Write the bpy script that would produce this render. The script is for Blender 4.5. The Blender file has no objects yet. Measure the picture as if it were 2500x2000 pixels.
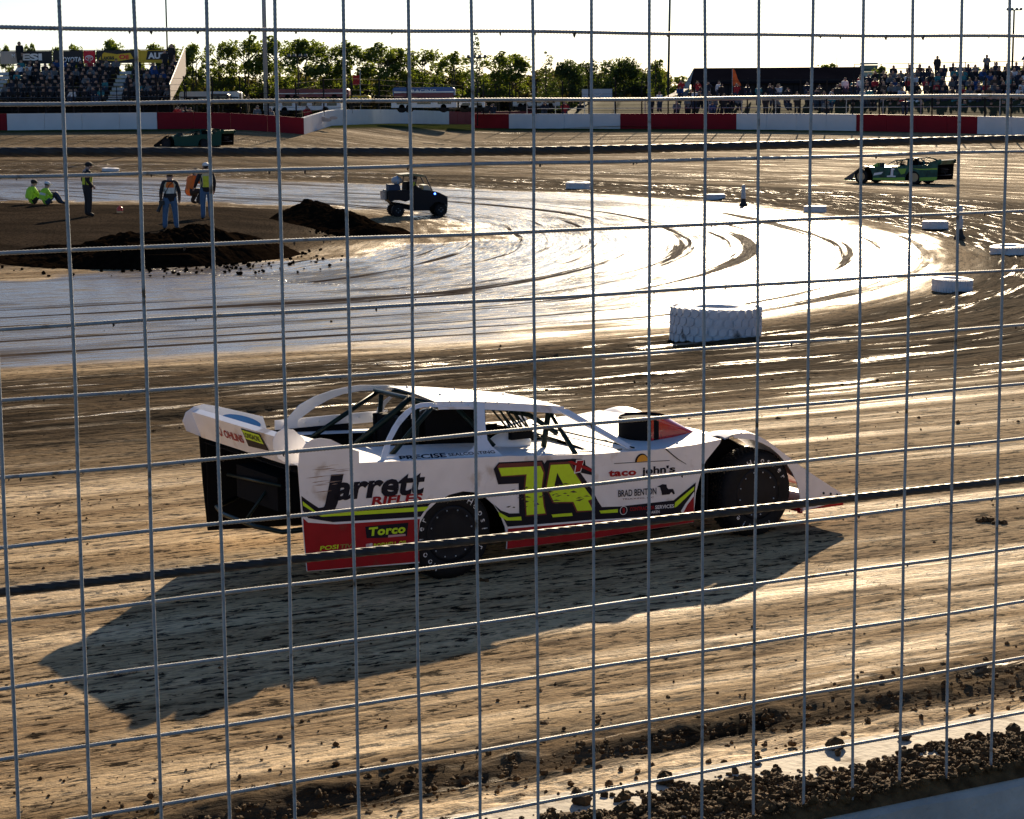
import bpy, math, random
import numpy as np
from mathutils import Vector, Matrix
SC = bpy.context.scene
COL = SC.collection
R = math.radians
random.seed(7); rng = np.random.default_rng(11)

# ------------------------------------------------------------------ camera
F_PX, CAM_H, PITCH, ROLL = 5220.0, 3.66, R(8.24), R(.46)
FW = Vector((0, math.cos(PITCH), -math.sin(PITCH)))
_r0 = Vector((1, 0, 0)); _u0 = _r0.cross(FW)
RT = _r0 * math.cos(ROLL) - _u0 * math.sin(ROLL)
UP = _r0 * math.sin(ROLL) + _u0 * math.cos(ROLL)
CAM = Vector((0, 0, CAM_H))
cd = bpy.data.cameras.new('camera'); cam = bpy.data.objects.new('camera', cd); COL.objects.link(cam)
cd.sensor_fit = 'HORIZONTAL'; cd.sensor_width = 36; cd.lens = 36 * F_PX / 2500
cd.clip_start = .1; cd.clip_end = 9000
M3 = Matrix((RT, UP, -FW)).transposed()
cam.matrix_world = Matrix.Translation(CAM) @ M3.to_4x4()
SC.camera = cam

# ------------------------------------------------------------------ light
SUN_EL, SUN_AZ = R(20.3), R(9.5)             # azimuth measured clockwise from +Y
w = bpy.data.worlds.new('World'); SC.world = w; w.use_nodes = True
nt = w.node_tree; nt.nodes.clear()
sky = nt.nodes.new('ShaderNodeTexSky'); sky.sky_type = 'NISHITA'; sky.sun_disc = False
sky.sun_elevation = SUN_EL; sky.sun_rotation = SUN_AZ
sky.altitude = 100; sky.air_density = .85; sky.dust_density = .45; sky.ozone_density = 5.0
bg = nt.nodes.new('ShaderNodeBackground'); bg.inputs['Strength'].default_value = .05
wo = nt.nodes.new('ShaderNodeOutputWorld')
nt.links.new(sky.outputs[0], bg.inputs[0]); nt.links.new(bg.outputs[0], wo.inputs[0])
sl = bpy.data.lights.new('sun', 'SUN'); sl.energy = 5.0; sl.angle = R(.5); sl.color = (1, .80, .55)
sun = bpy.data.objects.new('sun', sl); COL.objects.link(sun)
SUNV = Vector((math.sin(SUN_AZ) * math.cos(SUN_EL), math.cos(SUN_AZ) * math.cos(SUN_EL), math.sin(SUN_EL)))
sun.rotation_euler = SUNV.to_track_quat('Z', 'Y').to_euler()
SC.view_settings.view_transform = 'Standard'; SC.view_settings.look = 'None'
SC.view_settings.gamma = 1; SC.view_settings.use_curve_mapping = False
SC.view_settings.exposure = 1.1
SC.cycles.max_bounces = 6; SC.cycles.sample_clamp_indirect = 4

# ------------------------------------------------------------------ helpers
def ray(x, y): return FW + RT * ((x - 1250) / F_PX) + UP * ((1000 - y) / F_PX)
def at(x, y, d):
    "point seen at photo pixel x,y (2500 wide) at ground distance d"
    r = ray(x, y); return CAM + r * (d / r.y)
def onz(x, y, z):
    r = ray(x, y); return CAM + r * ((z - CAM_H) / r.z)

def tag(o, label=None, cat=None, group=None, kind=None):
    if label: o['label'] = label
    if cat: o['category'] = cat
    if group: o['group'] = group
    if kind: o['kind'] = kind
    return o
def empty(name, loc=(0, 0, 0), rz=0, label=None, cat=None, group=None, scale=1):
    e = bpy.data.objects.new(name, None); COL.objects.link(e); e.empty_display_size = .2
    e.location = loc; e.rotation_euler = (0, 0, rz); e.scale = (scale,) * 3
    return tag(e, label, cat, group)
def copy_tree(o, parent=None):
    c = o.copy(); COL.objects.link(c)
    if parent: c.parent = parent
    for ch in list(o.children): copy_tree(ch, c)
    return c

class MB:
    def __init__(s): s.v = []; s.f = []; s.m = []
    def add(s, vs, fs, m=0):
        b = len(s.v); s.v += [tuple(v) for v in vs]; s.f += [tuple(i + b for i in f) for f in fs]; s.m += [m] * len(fs); return s
    def box(s, c, d, m=0, M=None, taper=1.0):
        x, y, z = [k / 2 for k in d]; vs = []
        for sz in (-1, 1):
            t = 1 if sz < 0 else taper
            for sx, sy in ((-1, -1), (1, -1), (1, 1), (-1, 1)): vs.append(Vector((sx * x * t, sy * y * t, sz * z)))
        if M is not None: vs = [M @ v for v in vs]
        vs = [v + Vector(c) for v in vs]
        return s.add(vs, [(3, 2, 1, 0), (4, 5, 6, 7), (0, 1, 5, 4), (1, 2, 6, 5), (2, 3, 7, 6), (3, 0, 4, 7)], m)
    def tube(s, pts, r, n=8, m=0, cap=True, flat=1.0):
        pts = [Vector(p) for p in pts]; rs = r if isinstance(r, (list, tuple)) else [r] * len(pts)
        vs = []; fs = []; ref = None
        for i, p in enumerate(pts):
            t = (pts[min(i + 1, len(pts) - 1)] - pts[max(i - 1, 0)]).normalized()
            if ref is None:
                ref = Vector((0, 0, 1)) if abs(t.z) < .9 else Vector((1, 0, 0))
            a = (ref - t * ref.dot(t)).normalized(); b = t.cross(a); ref = a
            for k in range(n):
                an = 2 * math.pi * k / n; vs.append(p + (a * math.cos(an) * flat + b * math.sin(an)) * rs[i])
        for i in range(len(pts) - 1):
            for k in range(n):
                k2 = (k + 1) % n; fs.append((i * n + k, i * n + k2, (i + 1) * n + k2, (i + 1) * n + k))
        if cap: fs += [tuple(range(n - 1, -1, -1)), tuple(range((len(pts) - 1) * n, len(pts) * n))]
        return s.add(vs, fs, m)
    def lathe(s, prof, n=32, m=0, M=None, ms=None):
        "prof: (radius, height) pairs about local Z; M places it"
        vs = []; b = len(s.v)
        for r, h in prof:
            for k in range(n):
                an = 2 * math.pi * k / n; vs.append(Vector((r * math.cos(an), r * math.sin(an), h)))
        if M is not None: vs = [M @ v for v in vs]
        fs = []
        for i in range(len(prof) - 1):
            for k in range(n):
                k2 = (k + 1) % n; fs.append((i * n + k, i * n + k2, (i + 1) * n + k2, (i + 1) * n + k))
        s.add(vs, fs, m)
        if ms:
            for i in range(len(prof) - 1):
                for k in range(n): s.m[-len(fs) + i * n + k] = ms[i]
        return s
    def prism(s, poly, fn, t0, t1, m=0, mside=None):
        "poly 2D; fn(a,b,t)->3D point; extruded between t0 and t1"
        n = len(poly); vs = [fn(a, b, t0) for a, b in poly] + [fn(a, b, t1) for a, b in poly]
        s.add(vs, [tuple(range(n - 1, -1, -1)), tuple(range(n, 2 * n))], m)
        b = len(s.v) - 2 * n
        for i in range(n):
            j = (i + 1) % n; s.f.append((b + i, b + j, b + n + j, b + n + i)); s.m.append(m if mside is None else mside)
        return s
    def sheet(s, rows, m=0):
        "rows of points -> quad grid"
        n = len(rows[0]); vs = [p for r in rows for p in r]; fs = []
        for i in range(len(rows) - 1):
            for k in range(n - 1): fs.append((i * n + k, i * n + k + 1, (i + 1) * n + k + 1, (i + 1) * n + k))
        return s.add(vs, fs, m)
    def ball(s, c, r, m=0, n=10, sc=(1, 1, 1), M=None):
        vs = []; fs = []; k = n // 2 + 1
        for i in range(k + 1):
            ph = math.pi * i / k
            for j in range(n):
                th = 2 * math.pi * j / n; v = Vector((math.sin(ph) * math.cos(th) * r * sc[0], math.sin(ph) * math.sin(th) * r * sc[1], math.cos(ph) * r * sc[2]))
                if M is not None: v = M @ v
                vs.append(v + Vector(c))
        for i in range(k):
            for j in range(n):
                j2 = (j + 1) % n; fs.append((i * n + j, (i + 1) * n + j, (i + 1) * n + j2, i * n + j2))
        return s.add(vs, fs, m)
    def mesh(s, name):
        me = bpy.data.meshes.new(name); me.from_pydata(s.v, [], s.f); me.polygons.foreach_set('material_index', s.m); me.update(); return me
    def build(s, name, mats, parent=None, smooth=False, angle=None):
        me = s.mesh(name)
        for m in (mats if isinstance(mats, (list, tuple)) else [mats]): me.materials.append(m)
        if smooth or angle:
            me.polygons.foreach_set('use_smooth', [True] * len(me.polygons))
            if angle: me.set_sharp_from_angle(angle=R(angle))
        o = bpy.data.objects.new(name, me); COL.objects.link(o); o.parent = parent
        return o

def mod(o, kind, **kw):
    m = o.modifiers.new(kind.lower(), kind)
    for k, v in kw.items(): setattr(m, k, v)
    return m

# ------------------------------------------------------------------ materials
def mat(name, col=(.5, .5, .5), rough=.5, metal=0, spec=.5, noise=0, nscale=8, bump=0, bscale=40, dirt=None, dscale=3, dlevel=.5, coat=0, emit=None, trans=0, stretch=None):
    m = bpy.data.materials.new(name); m.use_nodes = True; t = m.node_tree; N = t.nodes; L = t.links
    p = N['Principled BSDF']; p.inputs['Base Color'].default_value = (*col, 1); p.inputs['Roughness'].default_value = rough
    p.inputs['Metallic'].default_value = metal; p.inputs['Specular IOR Level'].default_value = spec; p.inputs['Coat Weight'].default_value = coat
    if trans: p.inputs['Transmission Weight'].default_value = trans
    if emit: p.inputs['Emission Color'].default_value = (*emit[:3], 1); p.inputs['Emission Strength'].default_value = emit[3]
    if noise or dirt or bump:
        tc = N.new('ShaderNodeTexCoord'); src = tc.outputs['Object']
        if stretch:
            mp = N.new('ShaderNodeMapping'); mp.inputs['Scale'].default_value = stretch; L.new(src, mp.inputs[0]); src = mp.outputs[0]
        def nz(sc_, det=5):
            n = N.new('ShaderNodeTexNoise'); n.inputs['Scale'].default_value = sc_; n.inputs['Detail'].default_value = det; L.new(src, n.inputs['Vector']); return n
        cur = None
        if noise:
            n = nz(nscale); mr = N.new('ShaderNodeMapRange'); mr.inputs[1].default_value = .3; mr.inputs[2].default_value = .7
            mr.inputs[3].default_value = 1 - noise; mr.inputs[4].default_value = 1 + noise * .6; L.new(n.outputs[0], mr.inputs[0])
            mx = N.new('ShaderNodeVectorMath'); mx.operation = 'SCALE'; mx.inputs[0].default_value = col; L.new(mr.outputs[0], mx.inputs['Scale']); cur = mx.outputs[0]
            L.new(cur, p.inputs['Base Color'])
        if dirt:
            n = nz(dscale, 8); mr = N.new('ShaderNodeMapRange'); mr.inputs[1].default_value = dlevel; mr.inputs[2].default_value = dlevel + .12; L.new(n.outputs[0], mr.inputs[0])
            mx = N.new('ShaderNodeMix'); mx.data_type = 'RGBA'; L.new(mr.outputs[0], mx.inputs[0]); mx.inputs[7].default_value = (*dirt, 1)
            if cur: L.new(cur, mx.inputs[6])
            else: mx.inputs[6].default_value = (*col, 1)
            L.new(mx.outputs[2], p.inputs['Base Color'])
        if bump:
            n = nz(bscale); b = N.new('ShaderNodeBump'); b.inputs['Strength'].default_value = 1; b.inputs['Distance'].default_value = bump
            L.new(n.outputs[0], b.inputs['Height']); L.new(b.outputs[0], p.inputs['Normal'])
    return m
# ================================================================== GROUND
WO = Vector((-.885, 4.287, 0)); WX = Vector((.8776, .4794, 0)).normalized(); WN = Vector((-WX.y, WX.x, 0))   # line of the near wall
def smooth(a, b, x):
    t = np.clip((x - a) / (b - a), 0, 1); return t * t * (3 - 2 * t)
POOL = [(-62, 4), (-35, 17.8), (-20, 26), (-7.9, 32.6), (2.2, 38), (6.6, 42.8), (9.6, 49.5), (11.3, 57), (11.6, 66), (9.8, 79), (4.0, 92), (-3, 101), (-16, 116), (-34, 124), (-70, 130)]
def catmull(P, n=7):
    P = [Vector((*p, 0)) for p in P]; out = []
    for i in range(len(P) - 1):
        p0, p1, p2, p3 = P[max(i - 1, 0)], P[i], P[i + 1], P[min(i + 2, len(P) - 1)]
        for k in range(n):
            t = k / n; out.append(.5 * ((2 * p1) + (p2 - p0) * t + (2 * p0 - 5 * p1 + 4 * p2 - p3) * t * t + (3 * p1 - p0 - 3 * p2 + p3) * t ** 3))
    return np.array([(p.x, p.y) for p in out + [P[-1]]])
PL = catmull(POOL)
PLU = np.concatenate([[0], np.cumsum(np.hypot(*np.diff(PL, axis=0).T))])
def flow(x, y):
    "distance outside the infield edge (negative inside) and length along it"
    best = np.full(x.shape, 1e9); u = np.zeros(x.shape)
    for i in range(len(PL) - 1):
        ax, ay = PL[i]; bx, by = PL[i + 1]; dx, dy = bx - ax, by - ay; l2 = dx * dx + dy * dy
        t = np.clip(((x - ax) * dx + (y - ay) * dy) / l2, 0, 1); px = x - ax - t * dx; py = y - ay - t * dy
        d = np.hypot(px, py); side = dx * (y - ay) - dy * (x - ax)
        s = np.where(side > 0, -d, d); k = d < np.abs(best)
        best = np.where(k, s, best); u = np.where(k, PLU[i] + t * math.sqrt(l2), u)
    return best, u
_tab = np.random.default_rng(5).random((256, 256))
def vn(a, b):
    i = np.floor(a).astype(int); j = np.floor(b).astype(int); fa = a - i; fb = b - j; fa = fa * fa * (3 - 2 * fa); fb = fb * fb * (3 - 2 * fb)
    g = lambda p, q: _tab[p % 256, q % 256]
    return (g(i, j) * (1 - fa) + g(i + 1, j) * fa) * (1 - fb) + (g(i, j + 1) * (1 - fa) + g(i + 1, j + 1) * fa) * fb - .5
def fbm(a, b, o=4):
    s = 0; k = 1
    for q in range(o): s = s + vn(a * k + 17 * q, b * k + 5 * q) / k; k *= 2
    return s
def ywall(x):
    return 162 + 22 * smooth(-24, 0, x) - np.clip(x, 0, 80) * .93
def base(x): return 1.75 - .5 * smooth(-13, -2, x)
def zbase(x, y):
    "ground height without the fine relief"
    q, u = flow(x, y)
    d = (x - WO.x) * WN.x + (y - WO.y) * WN.y
    z = -.4 * (1 - smooth(1, 16, q) * (1 - smooth(35, 75, y)))
    z = z + .85 * np.clip((7.5 - d) / 7, 0, 1.1) ** 1.7
    f = np.clip((ywall(x) - y) * .87, 0, None)
    z = z + (base(x) - z) * np.clip(1 - f / 40, 0, 1) ** 1.75
    # dry mound of the infield
    mx = (x + 22) / 18.5; my = (y - 68.5) / 19.5; rr = mx * mx + my * my + .22 * fbm(x * .12, y * .12, 3)
    z = z + .55 * (1 - smooth(.2, 1.0, rr))
    return z, q, u, d, rr
_gx = np.arange(-64, 64.1, .5); _gy = np.arange(0, 262.1, .5); _GX, _GY = np.meshgrid(_gx, _gy)
_GZ = zbase(_GX.ravel(), _GY.ravel())[0].reshape(_GX.shape).tolist()
def ground_z(x, y):
    a = min(max((x + 64) * 2, 0), 255.99); b = min(max(y * 2, 0), 523.99); i, j = int(a), int(b); a -= i; b -= j
    return (_GZ[j][i] * (1 - a) + _GZ[j][i + 1] * a) * (1 - b) + (_GZ[j + 1][i] * (1 - a) + _GZ[j + 1][i + 1] * a) * b
_tl = _tab.tolist()
def svn(a, b):
    i = math.floor(a); j = math.floor(b); fa = a - i; fb = b - j; fa = fa * fa * (3 - 2 * fa); fb = fb * fb * (3 - 2 * fb); i %= 256; j %= 256; i2 = (i + 1) % 256; j2 = (j + 1) % 256
    return (_tl[i][j] * (1 - fa) + _tl[i2][j] * fa) * (1 - fb) + (_tl[i][j2] * (1 - fa) + _tl[i2][j2] * fa) * fb - .5
def sfbm(a, b, o=4):
    s = 0; k = 1
    for q in range(o): s += svn(a * k + 17 * q, b * k + 5 * q) / k; k *= 2
    return s
def hit(px, py):
    "ground point seen at a photo pixel"
    r = ray(px, py); t = 5.0
    while t < 400:
        p = CAM + r * t
        if p.z < ground_z(p.x, p.y): break
        t += .25 if t < 60 else .5
    a, b = t - .5, t
    for _ in range(14):
        m = (a + b) / 2; p = CAM + r * m
        if p.z < ground_z(p.x, p.y): b = m
        else: a = m
    return CAM + r * b

def make_ground():
    ang = np.concatenate([np.linspace(-75, -17, 50)[:-1], np.linspace(-17, 17, 640), np.linspace(17, 75, 50)[1:]])
    rs = [4.2]
    while rs[-1] < 60: rs.append(rs[-1] * 1.0035)
    while rs[-1] < 260: rs.append(rs[-1] * 1.0065)
    while rs[-1] < 6000: rs.append(rs[-1] * 1.12)
    rs = np.array(rs); nr, na = len(rs), len(ang)
    A, RR = np.meshgrid(np.radians(ang), rs); x = (np.sin(A) * RR).ravel(); y = (np.cos(A) * RR).ravel()
    z, q, u, d, mr = zbase(x, y)
    far = ywall(x) - y
    dist = np.hypot(x, y); near = 1 / (1 + (dist / 28) ** 2)
    onm = 1 - smooth(.7, 1.1, mr)
    # rutted, cut-up strip outside the infield edge
    rut = smooth(.3, 1.6, q) * (1 - smooth(7, 13, q))
    wet = 1 - smooth(-.9, .5, q + 1.6 * fbm(u * .25, q * .9, 4))
    wet = wet * (1 - smooth(.15, .0, mr - 1.12 + .3 * fbm(x * .5, y * .3, 3)))
    left = smooth(-4, -16, x) * smooth(-8, -1, q)
    wet = wet * (1 - left * .3)
    z = z + rut * (.10 * fbm(u * .13, q * 1.25, 4) + .07 * fbm(u * .5, q * 4, 3))
    trk = smooth(9, 14, q) * smooth(2, 6, far)
    z = z + trk * (.018 * fbm(u * .12, q * 1.3, 4) + .008 * fbm(u * 1.1, q * 6, 3))
    z = z + onm * (.05 * fbm(x * .5, y * .4, 4))
    z = z + wet * .012 * fbm(u * .2, q * 1.2, 3)
    # churned edge and groove near the wall
    dg = d - 5.62 - .10 * fbm(u * .5, u * 0, 3); gr = np.exp(-(dg / .13) ** 2); chn = smooth(6.9, 6.0, d + .5 * fbm(u * .35, q * .6, 4))
    z = z - gr * (.07 + .05 * fbm(u * 2, q * 3, 3)) + np.exp(-((dg - .28) / .16) ** 2) * (.02 + .05 * fbm(u * 2.2, q * 5, 4)) + chn * (.035 * fbm(u * 2.5, q * 5, 4) + .012 * fbm(u * 9, q * 16, 3))
    v = np.stack([x, y, z], 1).astype(np.float32)
    i = np.arange(nr - 1)[:, None] * na + np.arange(na - 1)[None]; i = i.ravel()
    quads = np.stack([i, i + 1, i + 1 + na, i + na], 1).astype(np.int32)
    me = bpy.data.meshes.new('track_ground'); me.vertices.add(len(v)); me.vertices.foreach_set('co', v.ravel())
    me.loops.add(quads.size); me.loops.foreach_set('vertex_index', quads.ravel())
    me.polygons.add(len(quads)); me.polygons.foreach_set('loop_start', np.arange(0, quads.size, 4, dtype=np.int32))
    me.polygons.foreach_set('loop_total', np.full(len(quads), 4, np.int32)); me.polygons.foreach_set('use_smooth', np.ones(len(quads), bool))
    me.update(calc_edges=True)
    at_ = me.attributes.new('flow', 'FLOAT_VECTOR', 'POINT'); at_.data.foreach_set('vector', np.stack([u, q, z * 0], 1).astype(np.float32).ravel())
    dark = np.clip(rut + .8 * chn * smooth(5.2, 5.5, d) + .9 * gr, 0, 1)
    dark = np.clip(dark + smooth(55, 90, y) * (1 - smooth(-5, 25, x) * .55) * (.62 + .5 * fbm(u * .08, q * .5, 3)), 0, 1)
    patch = smooth(.0, .35, fbm(u * .10, q * .55, 4)) * smooth(5, 9, d) * .55 * (1 - rut); dark = np.clip(dark + patch * smooth(24, 10, q) * smooth(8, 14, q), 0, 1)
    for nm, a in (('wet', wet), ('mound', onm), ('dark', dark), ('grass', smooth(-4, -1, -far))):
        t = me.attributes.new(nm, 'FLOAT', 'POINT'); t.data.foreach_set('value', a.astype(np.float32))
    o = bpy.data.objects.new('track_ground', me); COL.objects.link(o); tag(o, kind='structure')
    me.materials.append(ground_mat())
    return o

def ground_mat():
    m = bpy.data.materials.new('clay_track'); m.use_nodes = True; t = m.node_tree; N = t.nodes; L = t.links; p = N['Principled BSDF']
    def att(n):
        a = N.new('ShaderNodeAttribute'); a.attribute_name = n; return a
    fl = att('flow').outputs['Vector']; wet = att('wet').outputs['Fac']; mo = att('mound').outputs['Fac']; dk = att('dark').outputs['Fac']; gs = att('grass').outputs['Fac']
    def mapv(s, sc):
        n = N.new('ShaderNodeMapping'); n.inputs['Scale'].default_value = sc; L.new(s, n.inputs[0]); return n.outputs[0]
    def nz(s, sc, det=5, rough=.6):
        n = N.new('ShaderNodeTexNoise'); n.inputs['Scale'].default_value = sc; n.inputs['Detail'].default_value = det; n.inputs['Roughness'].default_value = rough; L.new(s, n.inputs['Vector']); return n.outputs[0]
    def mr(s, a, b, c=0, d=1):
        n = N.new('ShaderNodeMapRange'); n.inputs[1].default_value = a; n.inputs[2].default_value = b; n.inputs[3].default_value = c; n.inputs[4].default_value = d; L.new(s, n.inputs[0]); return n.outputs[0]
    def mx(f, a, b):
        n = N.new('ShaderNodeMix'); n.data_type = 'RGBA'; 
        if hasattr(f, 'links'): L.new(f, n.inputs[0])
        else: n.inputs[0].default_value = f
        for s, k in ((a, 6), (b, 7)):
            if isinstance(s, tuple): n.inputs[k].default_value = (*s, 1)
            else: L.new(s, n.inputs[k])
        return n.outputs[2]
    def ma(op, a, b):
        n = N.new('ShaderNodeMath'); n.operation = op
        for s, k in ((a, 0), (b, 1)):
            if hasattr(s, 'links'): L.new(s, n.inputs[k])
            else: n.inputs[k].default_value = s
        return n.outputs[0]
    tc = N.new('ShaderNodeTexCoord').outputs['Object']
    st1 = nz(mapv(fl, (.10, 1.1, 1)), 1, 6, .62)      # long soft streaks along the line of travel
    st2 = nz(mapv(fl, (.9, 7, 1)), 1, 5, .65)
    grit = nz(mapv(fl, (5, 11, 1)), 1, 6, .7); grit2 = nz(tc, 38, 3, .6)
    blot = nz(tc, .5, 4)
    crack = nz(mapv(fl, (3.0, 13, 1)), 1, 4, .7)
    tan = mx(mr(st1, .32, .60), (.34, .225, .118), (.61, .445, .25))
    c = mx(mr(st2, .34, .47), (.15, .098, .054), tan)
    c = mx(mr(ma('ADD', grit, ma('MULTIPLY', crack, .6)), .70, .76), (.022, .014, .008), c)
    c = mx(mr(nz(mapv(fl, (2.2, 9, 1)), 1, 6, .7), .34, .42, 1, 0), c, (.030, .019, .011))
    flk = mr(nz(mapv(fl, (11, 34, 1)), 1, 4, .65), .36, .58, .74, 1.22); vs_ = N.new('ShaderNodeVectorMath'); vs_.operation = 'SCALE'; L.new(c, vs_.inputs[0]); L.new(flk, vs_.inputs['Scale']); c = vs_.outputs[0]
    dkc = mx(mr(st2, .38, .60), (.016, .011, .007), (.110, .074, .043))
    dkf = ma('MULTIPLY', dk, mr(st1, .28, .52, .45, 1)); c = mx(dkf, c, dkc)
    moc = mx(mr(blot, .4, .62), (.036, .024, .015), (.078, .052, .032)); moc = mx(mr(grit, .40, .50), (.012, .008, .006), moc); c = mx(mo, c, moc)
    wf = ma('MULTIPLY', wet, mr(st1, .22, .36, .5, 1)); 
    wetc = mx(mr(st2, .38, .5), (.03, .020, .013), (.085, .062, .046)); c = mx(wf, c, wetc)
    grc = mx(mr(grit, .4, .6), (.03, .045, .012), (.075, .085, .03)); c = mx(gs, c, grc)
    L.new(c, p.inputs['Base Color'])
    def mf(f, a, b):
        n = N.new('ShaderNodeMix'); n.data_type = 'FLOAT'; L.new(f, n.inputs[0])
        for s, k in ((a, 2), (b, 3)):
            if hasattr(s, 'links'): L.new(s, n.inputs[k])
            else: n.inputs[k].default_value = s
        return n.outputs[0]
    # gloss
    wstr = ma('MULTIPLY', mr(nz(mapv(fl, (.35, 4.5, 1)), 1, 5, .6), .56, .62), mr(nz(mapv(fl, (.05, .35, 1)), 1, 3), .42, .56))   # thin wet streaks
    damp = mr(st1, .50, .66)
    rg = ma('ADD', ma('MULTIPLY', damp, -.20), .70)
    rg = ma('ADD', rg, ma('MULTIPLY', ma('SUBTRACT', grit2, .5), .3))
    def mf(f, a, b):
        n = N.new('ShaderNodeMix'); n.data_type = 'FLOAT'; L.new(f, n.inputs[0])
        for s, k in ((a, 2), (b, 3)):
            if hasattr(s, 'links'): L.new(s, n.inputs[k])
            else: n.inputs[k].default_value = s
        return n.outputs[0]
    rg = mf(dk, rg, mf(wstr, .85, .22)); rg = mf(mo, rg, .85)
    rw = ma('ADD', .20, ma('MULTIPLY', mr(st2, .36, .50, 1, 0), .45)); rg = mf(wf, rg, rw); rg = mf(gs, rg, .9)
    L.new(rg, p.inputs['Roughness'])
    sp = mf(dk, .3, mf(wstr, .2, .5)); sp = mf(mo, sp, .2); sp = mf(wf, sp, .5); sp = mf(gs, sp, .05); L.new(sp, p.inputs['Specular IOR Level'])
    p.inputs['Specular Tint'].default_value = (1, .84, .62, 1)
    tint = mx(wf, (1, .72, .42), (1, .93, .84)); L.new(tint, p.inputs['Specular Tint'])
    # relief
    h = ma('ADD', ma('MULTIPLY', st2, .05), ma('MULTIPLY', crack, .020)); h = ma('ADD', h, ma('MULTIPLY', grit, .030)); h = ma('ADD', h, ma('MULTIPLY', grit2, .006))
    hd = ma('ADD', ma('MULTIPLY', nz(mapv(fl, (.35, 3.2, 1)), 1, 5), .30), ma('MULTIPLY', grit, .10)); h = mf(dk, h, hd)
    hw = ma('ADD', ma('MULTIPLY', nz(mapv(fl, (.12, 1.6, 1)), 1, 4), .05), ma('MULTIPLY', nz(mapv(fl, (1.2, 9, 1)), 1, 5, .7), .012)); h = mf(wf, h, hw)
    b = N.new('ShaderNodeBump'); b.inputs['Strength'].default_value = 1; b.inputs['Distance'].default_value = 1; L.new(h, b.inputs['Height']); L.new(b.outputs[0], p.inputs['Normal'])
    df = N.new('ShaderNodeBsdfDiffuse'); df.inputs['Roughness'].default_value = .6; L.new(c, df.inputs[0]); L.new(b.outputs[0], df.inputs['Normal'])
    gm = mf(dk, mf(mr(st1, .47, .64), .07, .45), mf(wstr, .13, .9)); gm = mf(mo, gm, .04); band = mr(nz(mapv(fl, (.035, 1.3, 1)), 1, 4, .6), .565, .60); smear = mr(nz(mapv(fl, (.07, .30, 1)), 1, 5, .75), .50, .60)
    gw = ma('MULTIPLY', mf(mr(st2, .36, .52), .35, .88), ma('SUBTRACT', 1, ma('MULTIPLY', band, .97))); gw = ma('MULTIPLY', gw, ma('SUBTRACT', 1, ma('MULTIPLY', smear, .62)))
    gm = mf(wf, gm, gw); gm = mf(gs, gm, 0.0)
    ms = N.new('ShaderNodeMixShader'); L.new(gm, ms.inputs[0]); L.new(df.outputs[0], ms.inputs[1]); L.new(p.outputs[0], ms.inputs[2]); L.new(ms.outputs[0], N['Material Output'].inputs[0])
    return m
make_ground()

# ================================================================== NEAR WALL, CLODS, CATCH FENCE
WTOP = 1.884
def wl(u, d, z): return WO + WX * u + WN * d + Vector((0, 0, z))
conc = mat('grey_concrete', (.36, .37, .37), .75, noise=.25, nscale=6, bump=.006, bscale=60, dirt=(.10, .09, .08), dscale=2.5, dlevel=.62)
concw = mat('worn_wall_top', (.42, .38, .31), .8, spec=.15, dirt=(.09, .06, .035), dscale=9, dlevel=.56, noise=.2, nscale=9, bump=.004, bscale=50)
nw = empty('concrete_wall', wl(0, 0, 0), math.atan2(WX.y, WX.x), 'low grey concrete retaining wall in the bottom right corner, under the wire fence and strewn with dirt clods', 'wall')
def wloc(u, d, z): return Vector((u, d, z))
u0 = -6
while u0 < 14:
    L_ = 3.05
    b = MB()
    b.sheet([[wloc(u0 + L_ * i / 24, dd, zz + (.004 * math.sin(i * 1.7 + dd * 9) if zz > 1.8 else 0)) for i in range(25)] for dd, zz in ((-.045, 0), (-.045, WTOP - .03), (-.02, WTOP), (.2, WTOP + .004), (.43, WTOP), (.455, WTOP - .03), (.455, 0))])
    o = b.build('wall_block', [conc, concw], nw)
    for i, pl in enumerate(o.data.polygons): pl.material_index = 1 if 2 <= i // 24 <= 3 else 0
    u0 += L_ + .012
galv = mat('galvanised_wire', (.34, .355, .37), .55, metal=.4, spec=.4, noise=.2, nscale=60, bump=.0006, bscale=400, dirt=(.12, .09, .06), dscale=30, dlevel=.6)
ropem = mat('greased_steel_cable', (.028, .028, .03), .5, metal=.2, spec=.35, noise=.3, nscale=60)
mud = mat('dried_mud', (.07, .045, .028), .85, noise=.3, nscale=60)
fence = empty('catch_fence', wl(0, 0, 0), math.atan2(WX.y, WX.x), 'welded wire mesh fence with square openings filling the whole foreground between camera and track', 'fence')
ROWZ = [3.808, 3.660, 3.519, 3.368, 3.218, 3.0735, 2.919, 2.778, 2.627, 2.486, 2.339, 2.187, 2.036, 1.893]
UMIN, UMAX = -1.2, 4.0
def ribbed(p0, p1, r, n=6, pitch=.008, amp=.16, wob=.0012, seed=0):
    p0, p1 = Vector(p0), Vector(p1); L_ = (p1 - p0).length; k = int(L_ / pitch * 2); rr = random.Random(seed); ph = [rr.uniform(0, 6) for _ in range(4)]
    pts = []; rs = []
    ax = (p1 - p0).normalized(); sdv = Vector((0, 0, 1)) if abs(ax.z) < .5 else Vector((1, 0, 0))
    for i in range(k + 1):
        t = i / k; s = t * L_
        pts.append(p0.lerp(p1, t) + sdv * wob * (math.sin(s * 4.1 + ph[0]) + .6 * math.sin(s * 9.7 + ph[1])) + Vector((0, 1, 0)) * wob * .7 * math.sin(s * 5.3 + ph[2]))
        rs.append(r * (1 + amp * (1 if i % 2 else -.4)))
    return pts, rs
for i, z in enumerate(ROWZ):
    pts, rs = ribbed((UMIN, .0046, z), (UMAX, .0046, z), .0041, seed=i)
    MB().tube(pts, rs, 6).build('horizontal_wire', galv, fence, smooth=True)
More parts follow.
